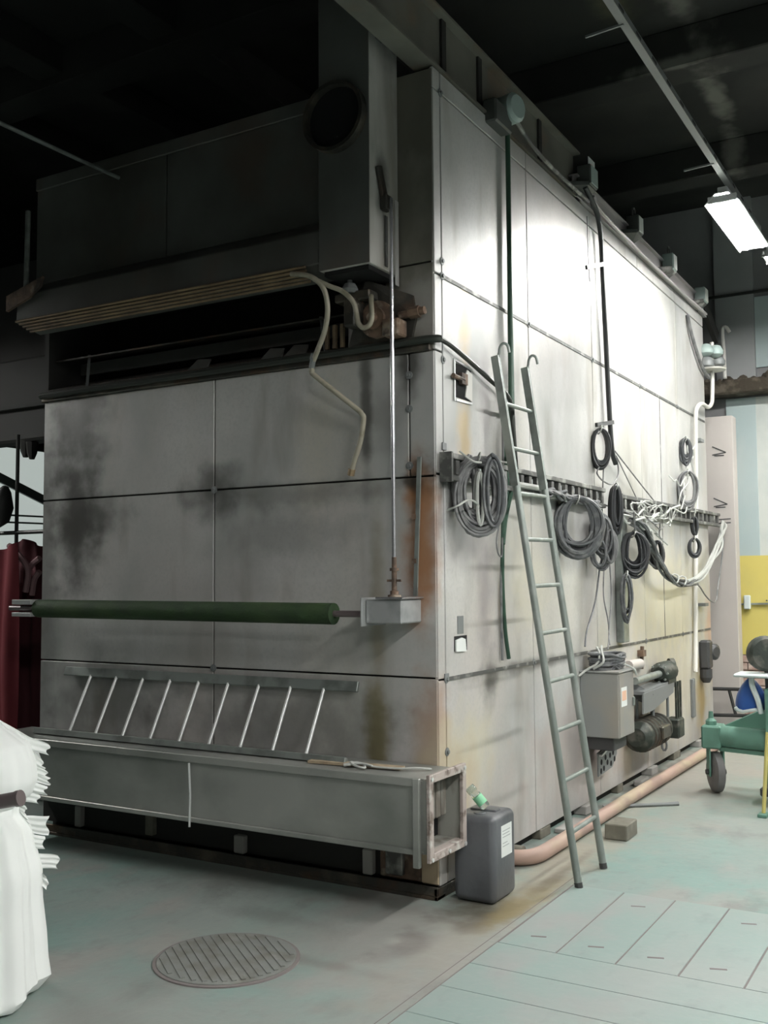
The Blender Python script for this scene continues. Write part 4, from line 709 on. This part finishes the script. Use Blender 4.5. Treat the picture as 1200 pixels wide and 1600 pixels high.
one('tray_tube', MB().cyl((0.09, 0.849, 2.155), (0.09, 1.272, 2.16), 0.018, 8), 'cable_pale', 'pale tube resting along the tray behind the ladder rungs', 'tube', smooth=True)
cords('stay_wire', [[(0.05, 2.841, 2.566), (0.05, 3.477, 2.373), (0.05, 4.148, 2.176)]], 0.0055, 'cable_mid', 'taut wire running diagonally from the small coil to the far tray')
cords('stay_wire', [[(0.05, 2.87, 2.534), (0.04, 3.198, 2.366), (0.04, 3.496, 2.193)]], 0.0045, 'cable_mid', 'thinner taut wire below the diagonal one')
cords('slack_cord', [[(0.05, 2.458, 2.408), (0.05, 2.412, 2.358), (0.05, 2.553, 2.314), (0.05, 2.762, 2.311), (0.05, 2.908, 2.401), (0.05, 2.885, 2.521)], [(0.05, 2.56, 2.418), (0.05, 2.534, 2.251), (0.06, 2.493, 2.085)]], 0.006, 'cable_mid', 'slack loop of cord below the small dark coil', 'cord')
cords('slack_cord', [[(0.05, 2.442, 1.715), (0.04, 2.342, 1.442), (0.04, 2.155, 1.248), (0.05, 2.08, 1.143)]], 0.007, 'cable_grey', 'dark cord slanting down to the left side of the control cabinet', 'cord')
cords('slack_cord', [[(0.05, 2.528, 1.716), (0.05, 2.498, 1.485), (0.05, 2.587, 1.298), (0.08, 2.527, 1.127)], [(0.05, 2.648, 1.764), (0.06, 2.643, 1.483), (0.08, 2.521, 1.255), (0.1, 2.42, 1.102)]], 0.005, 'cable_mid', 'pair of thin cords dropping onto the cabinet coil', 'cord')
cords('slack_cord', [[(0.07, 0.659, 1.984), (0.05, 0.656, 1.876), (0.05, 0.636, 1.802), (0.05, 0.661, 1.745), (0.05, 0.705, 1.739), (0.05, 0.718, 1.841)]], 0.005, 'cable_mid', 'small cord loop hanging just left of the green flexible cable', 'cord')
cords('loose_wire', [[(0.08, 0.114, 2.272), (0.16, 0.137, 2.212), (0.15, 0.377, 2.243), (0.08, 0.802, 2.275)]], 0.006, 'cable_pale', 'pale tie wire tying the corner coil to the green conduit', 'wire')
cords('loose_wire', [[(0.1, -0.074, 1.952), (0.16, -0.072, 1.973), (0.17, 0.034, 2.008), (0.15, 0.191, 1.989), (0.13, 0.264, 1.926)]], 0.005, 'cable_pale', 'pale wire end sticking out left of the corner coil', 'wire')
cords('loose_wire', [[(0.02, 2.03, 0.945), (0.06, 2.08, 0.985), (0.12, 2.13, 1.03), (0.13, 2.14, 1.10), (0.10, 2.18, 1.13), (0.10, 2.28, 1.11)], [(0.10, 2.10, 0.99), (0.17, 2.10, 1.04), (0.14, 2.16, 1.11), (0.12, 2.22, 1.14)], [(0.22, 2.30, 1.02), (0.26, 2.36, 1.00), (0.285, 2.42, 0.97), (0.29, 2.46, 0.93)]], 0.008, 'cable_pale', 'pale wires straggling over the cabinet top coil', 'wire')

# ================================================================ FLOOR THINGS
fp = thing('floor_pipe', (0.18, 2.9, 0.0), 'pinkish bare pipe lying on the floor along the oven side', 'pipe')
MB().tube(catmull([(0.06, 0.74, 0.045), (0.13, 0.775, 0.045), (0.175, 0.86, 0.045), (0.185, 1.05, 0.045), (0.185, 2.0, 0.045), (0.185, 2.9, 0.045), (0.20, 4.6, 0.045), (0.20, 6.2, 0.045)], 6), 0.043, 14).build('pipe_body', 'floor_pipe', fp, smooth=True)
one('wooden_block', MB().box(0.335, 0.475, 1.56, 1.78, 0.0, 0.095), 'dark_block', 'dark wooden block on the floor beside the ladder foot', 'block', bevel=0.006)
one('floor_bar', MB().tube([(0.06, 2.36, 0.015), (0.42, 2.66, 0.012), (0.49, 2.72, 0.012)], [0.012, 0.012, 0.016], 8), 'lead_grey', 'thin iron bar poking out under the floor pipe', 'bar')
one('base_offcut', MB().box(0.01, 0.10, 1.55, 1.9, 0.0, 0.03), 'concrete_foot', 'flat grey offcut between oven and floor pipe behind the ladder', 'offcut', bevel=0.005)
one('base_offcut', MB().box(0.02, 0.09, 3.2, 3.42, 0.0, 0.05), 'concrete_foot', 'pale concrete lump between oven and floor pipe below the motor', 'offcut', bevel=0.012)
one('base_roller', MB().cyl((-0.03, 0.86, 0.045), (0.09, 0.86, 0.045), 0.04, 12), 'dark_block', 'dark round packer under the oven edge near the pipe bend', 'packer', smooth=True)

jc = thing('jerry_can', (0.18, 0.175, 0.0), 'dark grey plastic jerry can with a white label at the oven corner', 'canister')
m = MB(); m.box(0.055, 0.285, 0.03, 0.305, 0.002, 0.43); m.build('can_body', 'jerry_plastic', jc, bevel=0.035, seg=4, smooth=True)
MB().box(0.10, 0.245, 0.14, 0.21, 0.42, 0.44).build('carrying_handle', 'jerry_plastic', jc, bevel=0.009, seg=2)
MB().lathe((0.18, 0.09, 0.42), (0, 0, 1), [(0.032, 0), (0.032, 0.012), (0.028, 0.016)], 16).build('screw_cap', 'jerry_plastic', jc, smooth=True)
lbq = MB().box(0.2852, 0.2862, 0.115, 0.245, 0.215, 0.37).build('paper_label', 'label_white', jc)
for zz, y1 in ((0.34, 0.225), (0.325, 0.215), (0.31, 0.225), (0.28, 0.19), (0.265, 0.21)): MB().box(0.2864, 0.2867, 0.13, y1, zz, zz+0.004).build('label_line', 'label_grey_print', lbq)
bt = thing('plastic_bottle', (0.18, 0.12, 0.44), 'small clear bottle with a green label tilted on the jerry can', 'bottle')
ax = V((-0.62, -0.20, 0.75)).normalized(); b0_ = V((0.195, 0.135, 0.452))
MB().lathe(b0_, ax, [(0.022, 0), (0.026, 0.01), (0.026, 0.075), (0.022, 0.09), (0.026, 0.10), (0.026, 0.125), (0.024, 0.13), (0.024, 0.10)], 16).build('bottle_body', 'clear_plastic', bt, smooth=True)
MB().lathe(b0_ + ax*0.022, ax, [(0.0268, 0), (0.0272, 0.003), (0.0272, 0.045), (0.0268, 0.048)], 16).build('bottle_label', 'green_label', bt, smooth=True)

mh = thing('manhole_cover', (-0.42, -1.16, 0.0), 'round cast-iron manhole cover set in the green floor', 'manhole cover')
MB().lathe((-0.42, -1.16, 0.0), (0, 0, 1), [(0.31, 0.0), (0.31, 0.006), (0.295, 0.007)], 48).build('frame_ring', 'floor_gap', mh)
MB().lathe((-0.42, -1.16, 0.001), (0, 0, 1), [(0.295, 0.0), (0.295, 0.009), (0.288, 0.011)], 48).build('cover_disc', 'manhole_iron', mh)
for i in range(-7, 8):
    yy = i*0.037; hw = math.sqrt(max(0.275**2-yy**2, 0.001))
    d = V((0.80, -0.6, 0)); n_ = V((0.6, 0.80, 0)); c_ = V((-0.42, -1.16, 0.013)) + n_*yy
    MB().bar(c_ - d*hw, c_ + d*hw, 0.017, 0.005).build('tread_rib', 'manhole_iron', mh)

# ---------------------------------------------------------------- lamps
def fixture(x, y, z, dr, label, lip):
    t = thing('fluorescent_lamp', (x, y, z), label, 'lamp', 'fluorescent lamps of the hall')
    u = V((0, 1, 0)) if dr == 'y' else V((1, 0, 0)); w = V((1, 0, 0)) if dr == 'y' else V((0, 1, 0)); c = V((x, y, z)); L_ = 0.62
    up = V((0, 0, 1))
    m = MB(); q = [c - w*0.125 - up*lip, c - w*0.05 + up*0.075, c + w*0.05 + up*0.075, c + w*0.125 - up*lip, c + w*0.118 - up*(lip+0.002), c + w*0.045 + up*0.068, c - w*0.045 + up*0.068, c - w*0.118 - up*(lip+0.002)]
    m.prism([p - u*L_ for p in q], u*2*L_); m.build('reflector', 'fixture_white', t)
    MB().bar(c - u*L_*0.95 + up*0.10, c + u*L_*0.95 + up*0.10, 0.07, 0.05).build('ballast_box', 'fixture_white', t, bevel=0.004)
    for s in (-1, 1):
        MB().cyl(c + w*0.062*s - u*0.59 + up*0.016, c + w*0.062*s + u*0.59 + up*0.016, 0.019, 12).build('tube', 'tube_glow', t, smooth=True)
        MB().bar(c + u*s*0.605 + up*0.03 - w*0.10, c + u*s*0.605 + up*0.03 + w*0.10, 0.02, 0.05).build('end_cap', 'fixture_white', t, bevel=0.003)
        MB().cyl(c + u*s*0.4 + up*0.12, c + u*s*0.4 + up*(0.155 if abs(x-0.9) < 0.01 else ZC-z-0.001), 0.006, 6).build('suspension_rod', 'rail_steel', t)
    return t
LAB = ['bright twin-tube fluorescent lamp hanging beside the oven top', 'second fluorescent lamp partly seen at the right edge under the first',
       'unseen fluorescent lamp behind the camera, added to brighten the oven front', 'aisle fluorescent lamp nearest the camera', 'second, unseen fluorescent lamp added along the aisle', 'third, unseen fluorescent lamp added along the aisle', 'farthest, unseen fluorescent lamp added along the aisle',
       'unseen fluorescent lamp added over the far side aisle near the camera', 'fluorescent lamp in the left part of the hall']
for i, (f_, lab) in enumerate(zip(FIXTURES, LAB)): fixture(*f_, lab, 0.004 if i < 2 else 0.010)
ct = thing('lighting_conduit', (0.93, 0.6, 4.47), 'slotted steel lighting rail running under the dark ceiling to the lamp', 'rail')
MB().bar((0.93, -3.0, 4.47), (0.93, 4.0, 4.47), 0.045, 0.04).build('rail_channel', 'lead_grey', ct)
for i in range(16): MB().box(0.9525, 0.955, -1.0+0.3*i, -0.92+0.3*i, 4.462, 4.478).build('rail_slot', 'dark_casing', ct)
for y in (0.35, 2.4): MB().bar((0.93, y, 4.45), (0.72, y+0.02, 4.45), 0.012, 0.012).build('side_rod', 'lead_grey', ct)
one('ceiling_rail', MB().cyl((-2.05, -3.2, 4.07), (-2.05, -0.22, 4.07), 0.012, 8), 'rail_steel', 'thin pale rail reaching the dark hood at upper left', 'rail', smooth=True)
one('hood_standpipe', MB().tube([(-2.761, -0.3, 3.973), (-2.767, -0.3, 3.474)], 0.017, 8), 'rail_steel', 'thin vertical pipe at the left end of the dark hood', 'pipe', smooth=True)

# ---------------------------------------------------------------- far right: cream pier, rack, wall bracket
pr_ = thing('cream_pier', (0.06, 6.5, 0.0), 'cream steel panel standing beyond the oven, marked with arrows', 'panel')
MB().box(-0.30, 0.195, 6.42, 6.60, 0.0, 3.32).build('pier_sheet', 'cream_panel', pr_, bevel=0.006)
def stroke(p, q): MB().bar(p, q, 0.012, 0.003, (0, 1, 0)).build('pen_mark', 'mark_black', pr_)
for z in (2.93, 2.38):
    stroke((-0.02, 6.418, z+0.07), (0.12, 6.418, z)); stroke((-0.02, 6.418, z-0.02), (0.12, 6.418, z)); stroke((0.0, 6.418, z-0.03), (0.10, 6.418, z-0.03))
for z in (2.22, 2.18): stroke((0.02, 6.418, z), (0.15, 6.418, z+0.005))
tr2 = thing('tube_rack', (0.2, 6.2, 0.0), 'low black tubular rack standing behind the oven end', 'rack')
MB().cyl((-0.083, 6.25, 0.46), (0.473, 6.25, 0.473), 0.018, 8).build('rack_tube', 'black_tube', tr2)
MB().cyl((-0.091, 6.25, 0.19), (0.465, 6.25, 0.211), 0.018, 8).build('rack_tube', 'black_tube', tr2)
MB().cyl((0.116, 6.25, 0.463), (0.178, 6.25, 0.2), 0.016, 8).build('rack_brace', 'black_tube', tr2)
for q in (-0.08, 0.52): MB().cyl((q, 6.25, 0.0), (q, 6.25, 0.52), 0.016, 8).build('rack_leg', 'black_tube', tr2)
wbk = thing('wall_switch', (0.2, 7.12, 1.25), 'small white switch on a rod fixed to the yellow wall', 'switch')
MB().bar((0.052, 7.14, 1.313), (0.469, 7.14, 1.323), 0.02, 0.02).build('mounting_rod', 'rail_steel', wbk)
MB().box(*[(0.124, 7.1, 1.413)[0], (0.192, 7.1, 1.413)[0]], 7.08, 7.14, (0.154, 7.1, 1.258)[2], (0.158, 7.1, 1.413)[2]).build('switch_box', 'white_plastic', wbk, bevel=0.01)
for i in range(5): MB().lathe((0.36+0.07*i, 7.13, 1.355), (0, -1, 0), [(0.008, 0), (0.008, 0.02)], 6).build('screw', 'mark_black', wbk)

# ---------------------------------------------------------------- green trolley at the right edge
tc = thing('green_trolley', (1.0, 3.3, 0.0), 'green steel trolley on a caster wheel at the right edge', 'trolley')
MB().cyl((0.60, 3.32, 0.42), (1.75, 3.05, 0.42), 0.078, 18).build('axle_tube', 'cart_green', tc, smooth=True)
MB().box(0.54, 0.68, 3.22, 3.42, 0.33, 0.50).build('caster_block', 'cart_green', tc, bevel=0.012)
MB().prism([(0.64, 3.45, 0.47), (1.02, 3.40, 0.66), (1.75, 3.2, 0.70), (1.75, 3.2, 0.50), (1.02, 3.4, 0.47)], (0.02, 0.10, 0)).build('side_plate', 'cart_green', tc, bevel=0.006)
MB().box(1.02, 1.12, 3.12, 3.25, 0.10, 0.80).build('upright', 'cart_green', tc, bevel=0.006)
MB().bar((0.66, 3.30, 0.325), (1.70, 3.06, 0.325), 0.03, 0.03).build('lower_rail', 'cart_green', tc)
MB().lathe((0.60, 3.3, 0.50), (0, 0, 1), [(0.04, 0), (0.04, 0.03), (0.02, 0.05), (0.015, 0.10)], 10).build('pivot_pin', 'cart_green', tc)
wa = V((0.86, 0.5, 0)); wcn = V((0.625, 3.30, 0.152))
wh = MB().lathe(wcn - wa*0.035, wa, [(0.05, -0.005), (0.125, 0.0), (0.148, 0.010), (0.150, 0.035), (0.148, 0.060), (0.125, 0.07), (0.05, 0.075)], 28).build('wheel', 'tyre_grey', tc, smooth=True)
MB().cyl(wcn - wa*0.075, wcn + wa*0.075, 0.02, 10).build('wheel_axle', 'rubber', wh)
for s in (-1, 1): MB().bar(wcn + wa*0.052*s + V((0, 0, 0.20)), wcn + wa*0.052*s - V((0, 0, 0.03)), 0.012, 0.07, (0.5, -0.86, 0)).build('fork_plate', 'cart_green', tc)
MB().lathe((1.02, 3.22, 1.05), (0.5, -0.86, 0), [(0.03, -0.05), (0.125, -0.05), (0.13, -0.02), (0.13, 0.03), (0.11, 0.05), (0.03, 0.05)], 24).build('hand_wheel', 'motor_green', tc, smooth=True)
MB().cyl((1.04, 3.25, 0.70), (1.03, 3.25, 1.0), 0.03, 10).build('wheel_post', 'rubber', tc)
MB().box(1.0, 1.75, 2.95, 3.15, 0.07, 0.13).build('footboard', 'rubber', tc, bevel=0.01)
one('tray_board', MB().box(0.82, 1.35, 3.05, 3.3, 0.885, 0.91), 'white_plastic', 'pale green-white board on top of the green trolley', 'board', bevel=0.01)
bg_ = thing('blue_bag', (0.89, 3.28, 0.60), 'blue and white plastic bag hanging from the green trolley', 'bag')
def bag(u, v):
    th = 2*math.pi*u; r = (0.02+0.09*math.sin(min(v*1.15, 1)*math.pi/2)**0.8)*(1+0.08*math.sin(5*th))
    return V((0.90+r*math.cos(th), 3.26+0.7*r*math.sin(th), 0.86-0.22*v+0.01*math.sin(4*th)*v))
MB().grid(bag, 20, 10).build('bag_body', 'blue_plastic', bg_, smooth=True)
MB().tube([bag(k/16, 1.0) + V((0, 0, -0.005)) for k in range(16)], 0.013, 6, True).build('bag_hem', 'white_plastic', bg_, smooth=True)
MB().tube(catmull([(0.915, 3.24, 0.90), (0.925, 3.19, 0.82), (0.965, 3.17, 0.72), (0.985, 3.18, 0.62)], 5), [0.02]*16, 8).build('bag_tail', 'white_plastic', bg_, smooth=True)
yp = thing('yellow_pole', (1.08, 2.70, 0.0), 'yellow pole with a small foot standing by the green trolley', 'pole')
MB().cyl((1.075, 2.66, 0.02), (1.10, 2.75, 0.55), 0.013, 8).build('pole', 'yellow_pole', yp, smooth=True)
MB().box(1.045, 1.105, 2.60, 2.70, 0.0, 0.022).build('foot', 'cart_green', yp, bevel=0.003)

# ---------------------------------------------------------------- left edge: cloth, rack, gantry
CR, CF = V((0.628, 0.778, 0)), V((-0.778, 0.628, 0))
OUT = [V(q) for q in ((-0.953, -1.9, 1.053), (-0.916, -1.855, 1.015), (-0.877, -1.806, 0.971), (-0.861, -1.787, 0.901), (-0.857, -1.782, 0.833), (-0.872, -1.8, 0.774), (-0.904, -1.841, 0.733), (-0.904, -1.84, 0.698), (-0.879, -1.81, 0.645), (-0.866, -1.794, 0.551), (-0.853, -1.778, 0.482), (-0.852, -1.777, 0.363), (-0.844, -1.766, 0.237), (-0.839, -1.761, 0.113), (-0.834, -1.754, 0.043), (-0.864, -1.791, -0.019), (-0.89, -1.823, -0.057))]
CC = V((-1.091, -2.07, 0.525)); CC.z = 0
wcl = thing('white_cloth_pile', (CC.x, CC.y, 0.0), 'bright white cloth piled in folds and hanging down at the left edge', 'cloth')
def fold(th, v): return 0.028*math.sin(9*th + 2.5*v) + 0.012*math.sin(20*th - 3*v) + 0.004*math.sin(41*th + 5*v)
def cloth(u, v):
    i = min(int(v*(len(OUT)-1)), len(OUT)-2); f = v*(len(OUT)-1)-i
    o = OUT[i].lerp(OUT[i+1], f); rx = (V((o.x, o.y, 0))-CC).dot(CR); th = 2*math.pi*u
    k = 0.97 + fold(th, v)*(1.0 if v < 0.4 else 1.3)
    hem = 0.06*math.sin(3*th + 2.4)*v**6 if v > 0.8 else 0
    return V((CC.x, CC.y, max(o.z + hem, 0.012))) + (CR*math.cos(th)*rx + CF*math.sin(th)*rx*0.8)*k
MB().grid(cloth, 260, 64).build('hanging_cloth', 'white_cloth', wcl, smooth=True)
def topc(u, v):
    th = 2*math.pi*u; o = OUT[0]; rx = (V((o.x, o.y, 0))-CC).dot(CR)*(1-v)
    return V((CC.x, CC.y, o.z + 0.10*math.sin(v*1.57))) + (CR*math.cos(th)*rx + CF*math.sin(th)*rx*0.8)*(0.97 + fold(th, 0)*(1-v))
MB().grid(topc, 130, 8).build('cloth_top', 'white_cloth', wcl, smooth=True)
def ruffle(a, b, w0, w1, n, amp, dy):
    """a pleated cloth edge poking out of the pile"""
    a, b = V(a) + CF*(-0.05), V(b) + CF*(-0.03); d = b-a; s = CF; p = V((0, 0, 1))
    def fn(u, v):
        w = w0+(w1-w0)*u
        return a + d*(u*(1+0.06*math.sin(7*v+dy))) + p*((v-0.5)*w + 0.004*math.sin(5*u+dy)) + s*(amp*(0.3+u)*math.sin(2*math.pi*n*v + dy) + 0.05*(1-u)) - p*(0.012*u*u)
    return MB().grid(fn, 10, 10*n)
for k, (a, b, w0, w1, n, amp) in enumerate([
    ((-0.977, -1.929, 1.055), (-0.938, -1.881, 1.032), 0.03, 0.03, 2, 0.003), ((-0.966, -1.916, 1.029), (-0.898, -1.833, 0.988), 0.03, 0.03, 2, 0.003), ((-0.928, -1.87, 0.991), (-0.844, -1.767, 0.947), 0.06, 0.045, 2, 0.003), ((-0.903, -1.839, 0.923), (-0.857, -1.783, 0.896), 0.05, 0.035, 2, 0.003),
    ((-0.92, -1.859, 0.88), (-0.848, -1.771, 0.867), 0.06, 0.03, 2, 0.003), ((-0.915, -1.853, 0.854), (-0.841, -1.763, 0.828), 0.06, 0.03, 2, 0.003), ((-0.923, -1.864, 0.82), (-0.849, -1.772, 0.789), 0.06, 0.035, 2, 0.003), ((-0.938, -1.882, 0.782), (-0.865, -1.793, 0.756), 0.05, 0.04, 2, 0.003), ((-0.941, -1.885, 0.743), (-0.895, -1.829, 0.725), 0.04, 0.03, 2, 0.006),
    ((-0.928, -1.87, 0.692), (-0.889, -1.821, 0.676), 0.04, 0.03, 2, 0.006), ((-0.916, -1.854, 0.645), (-0.843, -1.765, 0.655), 0.06, 0.075, 3, 0.0035), ((-0.909, -1.846, 0.595), (-0.851, -1.776, 0.586), 0.06, 0.05, 3, 0.0035), ((-0.893, -1.827, 0.513), (-0.817, -1.733, 0.504), 0.06, 0.055, 3, 0.0035), ((-0.887, -1.819, 0.458), (-0.841, -1.763, 0.43), 0.06, 0.05, 2, 0.007)]):
    ruffle(a, b, w0, w1, n, amp, k*1.3).build('cloth_fold', 'white_cloth', wcl, smooth=True)
cb_ = thing('cloth_bar', ((-1.047, -2.28, 0.741)[0], (-1.047, -2.28, 0.741)[1], 0.0), 'brown steel bar end pressed into the white cloth', 'bar')
MB().cyl((-1.047, -2.28, 0.739), (-0.598, -2.12, 0.831), 0.026, 16).build('bar_tube', 'bar_brown', cb_, smooth=True)
MB().cyl((-0.601, -2.12, 0.83), (-0.584, -2.115, 0.834), 0.029, 16).build('end_cap', 'bar_brown', cb_, smooth=True)
q = V((-1.047, -2.28, 0.739)); MB().cyl((q.x, q.y, 0.0), q, 0.02, 12).build('bar_post', 'bar_brown', cb_, smooth=True)
MB().box(q.x-0.12, q.x+0.12, q.y-0.12, q.y+0.12, 0.0, 0.02).build('post_base', 'bar_brown', cb_, bevel=0.004)

def drape(P, Q, z0, z1, folds, amp, thick=0.004):
    P, Q = V(P), V(Q); d = Q-P; s = V((-d.y, d.x, 0)).normalized()
    def fn(u, v):
        return P + d*u + s*(amp*math.sin(2*math.pi*folds*u + 1.5*math.sin(3*v)) * (0.6+0.4*v)) + V((0, 0, z1 - P.z + (z0-z1)*v + 0.03*math.sin(7*u)*(1-v)))
    return MB().grid(fn, 12*folds, 14)
rk = thing('cloth_rack', (-3.5, 0.5, 0.0), 'black tubular clothes rack behind the left edge of the oven', 'rack')
RA, RB = V((-4.407, 0.5, 1.975)), V((-3.213, 0.5, 1.978)); RB.z = RA.z
MB().cyl(RA, RB, 0.015, 8).build('rack_rail', 'black_tube', rk)
q = V((-3.781, 0.5, 2.61)); MB().cyl((q.x, q.y, 0.0), (q.x, q.y, q.z+0.1), 0.014, 8).build('rack_post', 'black_tube', rk)
MB().cyl((RA.x, RA.y, 0.0), RA, 0.014, 8).build('rack_post', 'black_tube', rk)
tag(drape(((-4.291, 0.42, 1.657)[0], .42, 0), ((-3.668, 0.42, 1.652)[0], .42, 0), 0.35, (-3.791, 0.42, 1.879)[2], 3, 0.035).build('red_cloth', 'red_cloth', None, smooth=True, solid=0.006), 'bright red cloth hanging on the black rack at the left edge', 'cloth')
tag(drape(((-3.943, 0.62, 1.654)[0], .62, 0), ((-3.471, 0.62, 1.65)[0], .62, 0), 0.30, (-3.751, 0.62, 1.903)[2], 3, 0.03).build('maroon_cloth', 'maroon_cloth', None, smooth=True, solid=0.006), 'dark maroon cloth hanging between red cloth and oven', 'cloth')
m = MB()
for pts in ([(-3.861, 0.5, 1.883), (-3.747, 0.5, 1.804), (-3.661, 0.5, 1.722), (-3.646, 0.5, 1.652), (-3.671, 0.5, 1.534)], [(-3.584, 0.55, 1.783), (-3.652, 0.55, 1.746), (-3.671, 0.52, 1.699)], [(-3.582, 0.55, 1.684), (-3.635, 0.55, 1.628), (-3.66, 0.55, 1.51)]):
    m.tube(catmull(pts, 5), 0.022, 6)
one('pink_scarf', m, 'pink_cloth', 'pale pink twisted cloth strip over the red and maroon cloths', 'cloth', smooth=True)
one('dark_bundle', MB().lathe((-3.906, 0.45, 2.131), (0.3, 0, 1), [(0.02, -0.12), (0.08, -0.06), (0.09, 0.05), (0.05, 0.16), (0.02, 0.2)], 10), 'black_tube', 'black bundle on the rack at the very left edge', 'bundle', smooth=True)
gn = thing('dark_gantry', (-3.6, 0.8, 2.4), 'black steel gantry in shadow left of the oven above the window', 'gantry')
MB().box(-6.9, -2.96, 0.9, 1.1, (-4.249, 0.9, 2.739)[2], (-4.267, 0.9, 3.421)[2]).build('gantry_beam', 'dark_casing', gn, bevel=0.02)
MB().box(-6.9, -2.96, 0.85, 0.9, (-4.256, 0.9, 3)[2], (-4.257, 0.9, 3.042)[2]).build('gantry_flange', 'wall_dim', gn)
MB().box(-6.9, -2.96, 1.1, 3.0, (-4.261, 0.9, 3.21)[2], 4.3).build('gantry_box', 'dark_casing', gn)
for q in ((-4.231, 0.95, 2.665), (-4.155, 0.95, 2.644)): MB().lathe(V(q)-V((0, 0, 0.05)), (0, 0, 1), [(0.02, 0), (0.04, 0.05), (0.05, 0.14)], 8).build('hanging_glove', 'dark_casing', gn, smooth=True)
MB().cyl((-6.8, 1.0, 0.0), (-6.8, 1.0, (-4.249, 0.9, 2.739)[2]), 0.06, 10).build('gantry_leg', 'dark_casing', gn)
MB().cyl((-3.02, 1.3, 0.0), (-3.02, 1.3, (-4.249, 0.9, 2.739)[2]), 0.05, 10).build('gantry_leg', 'dark_casing', gn)
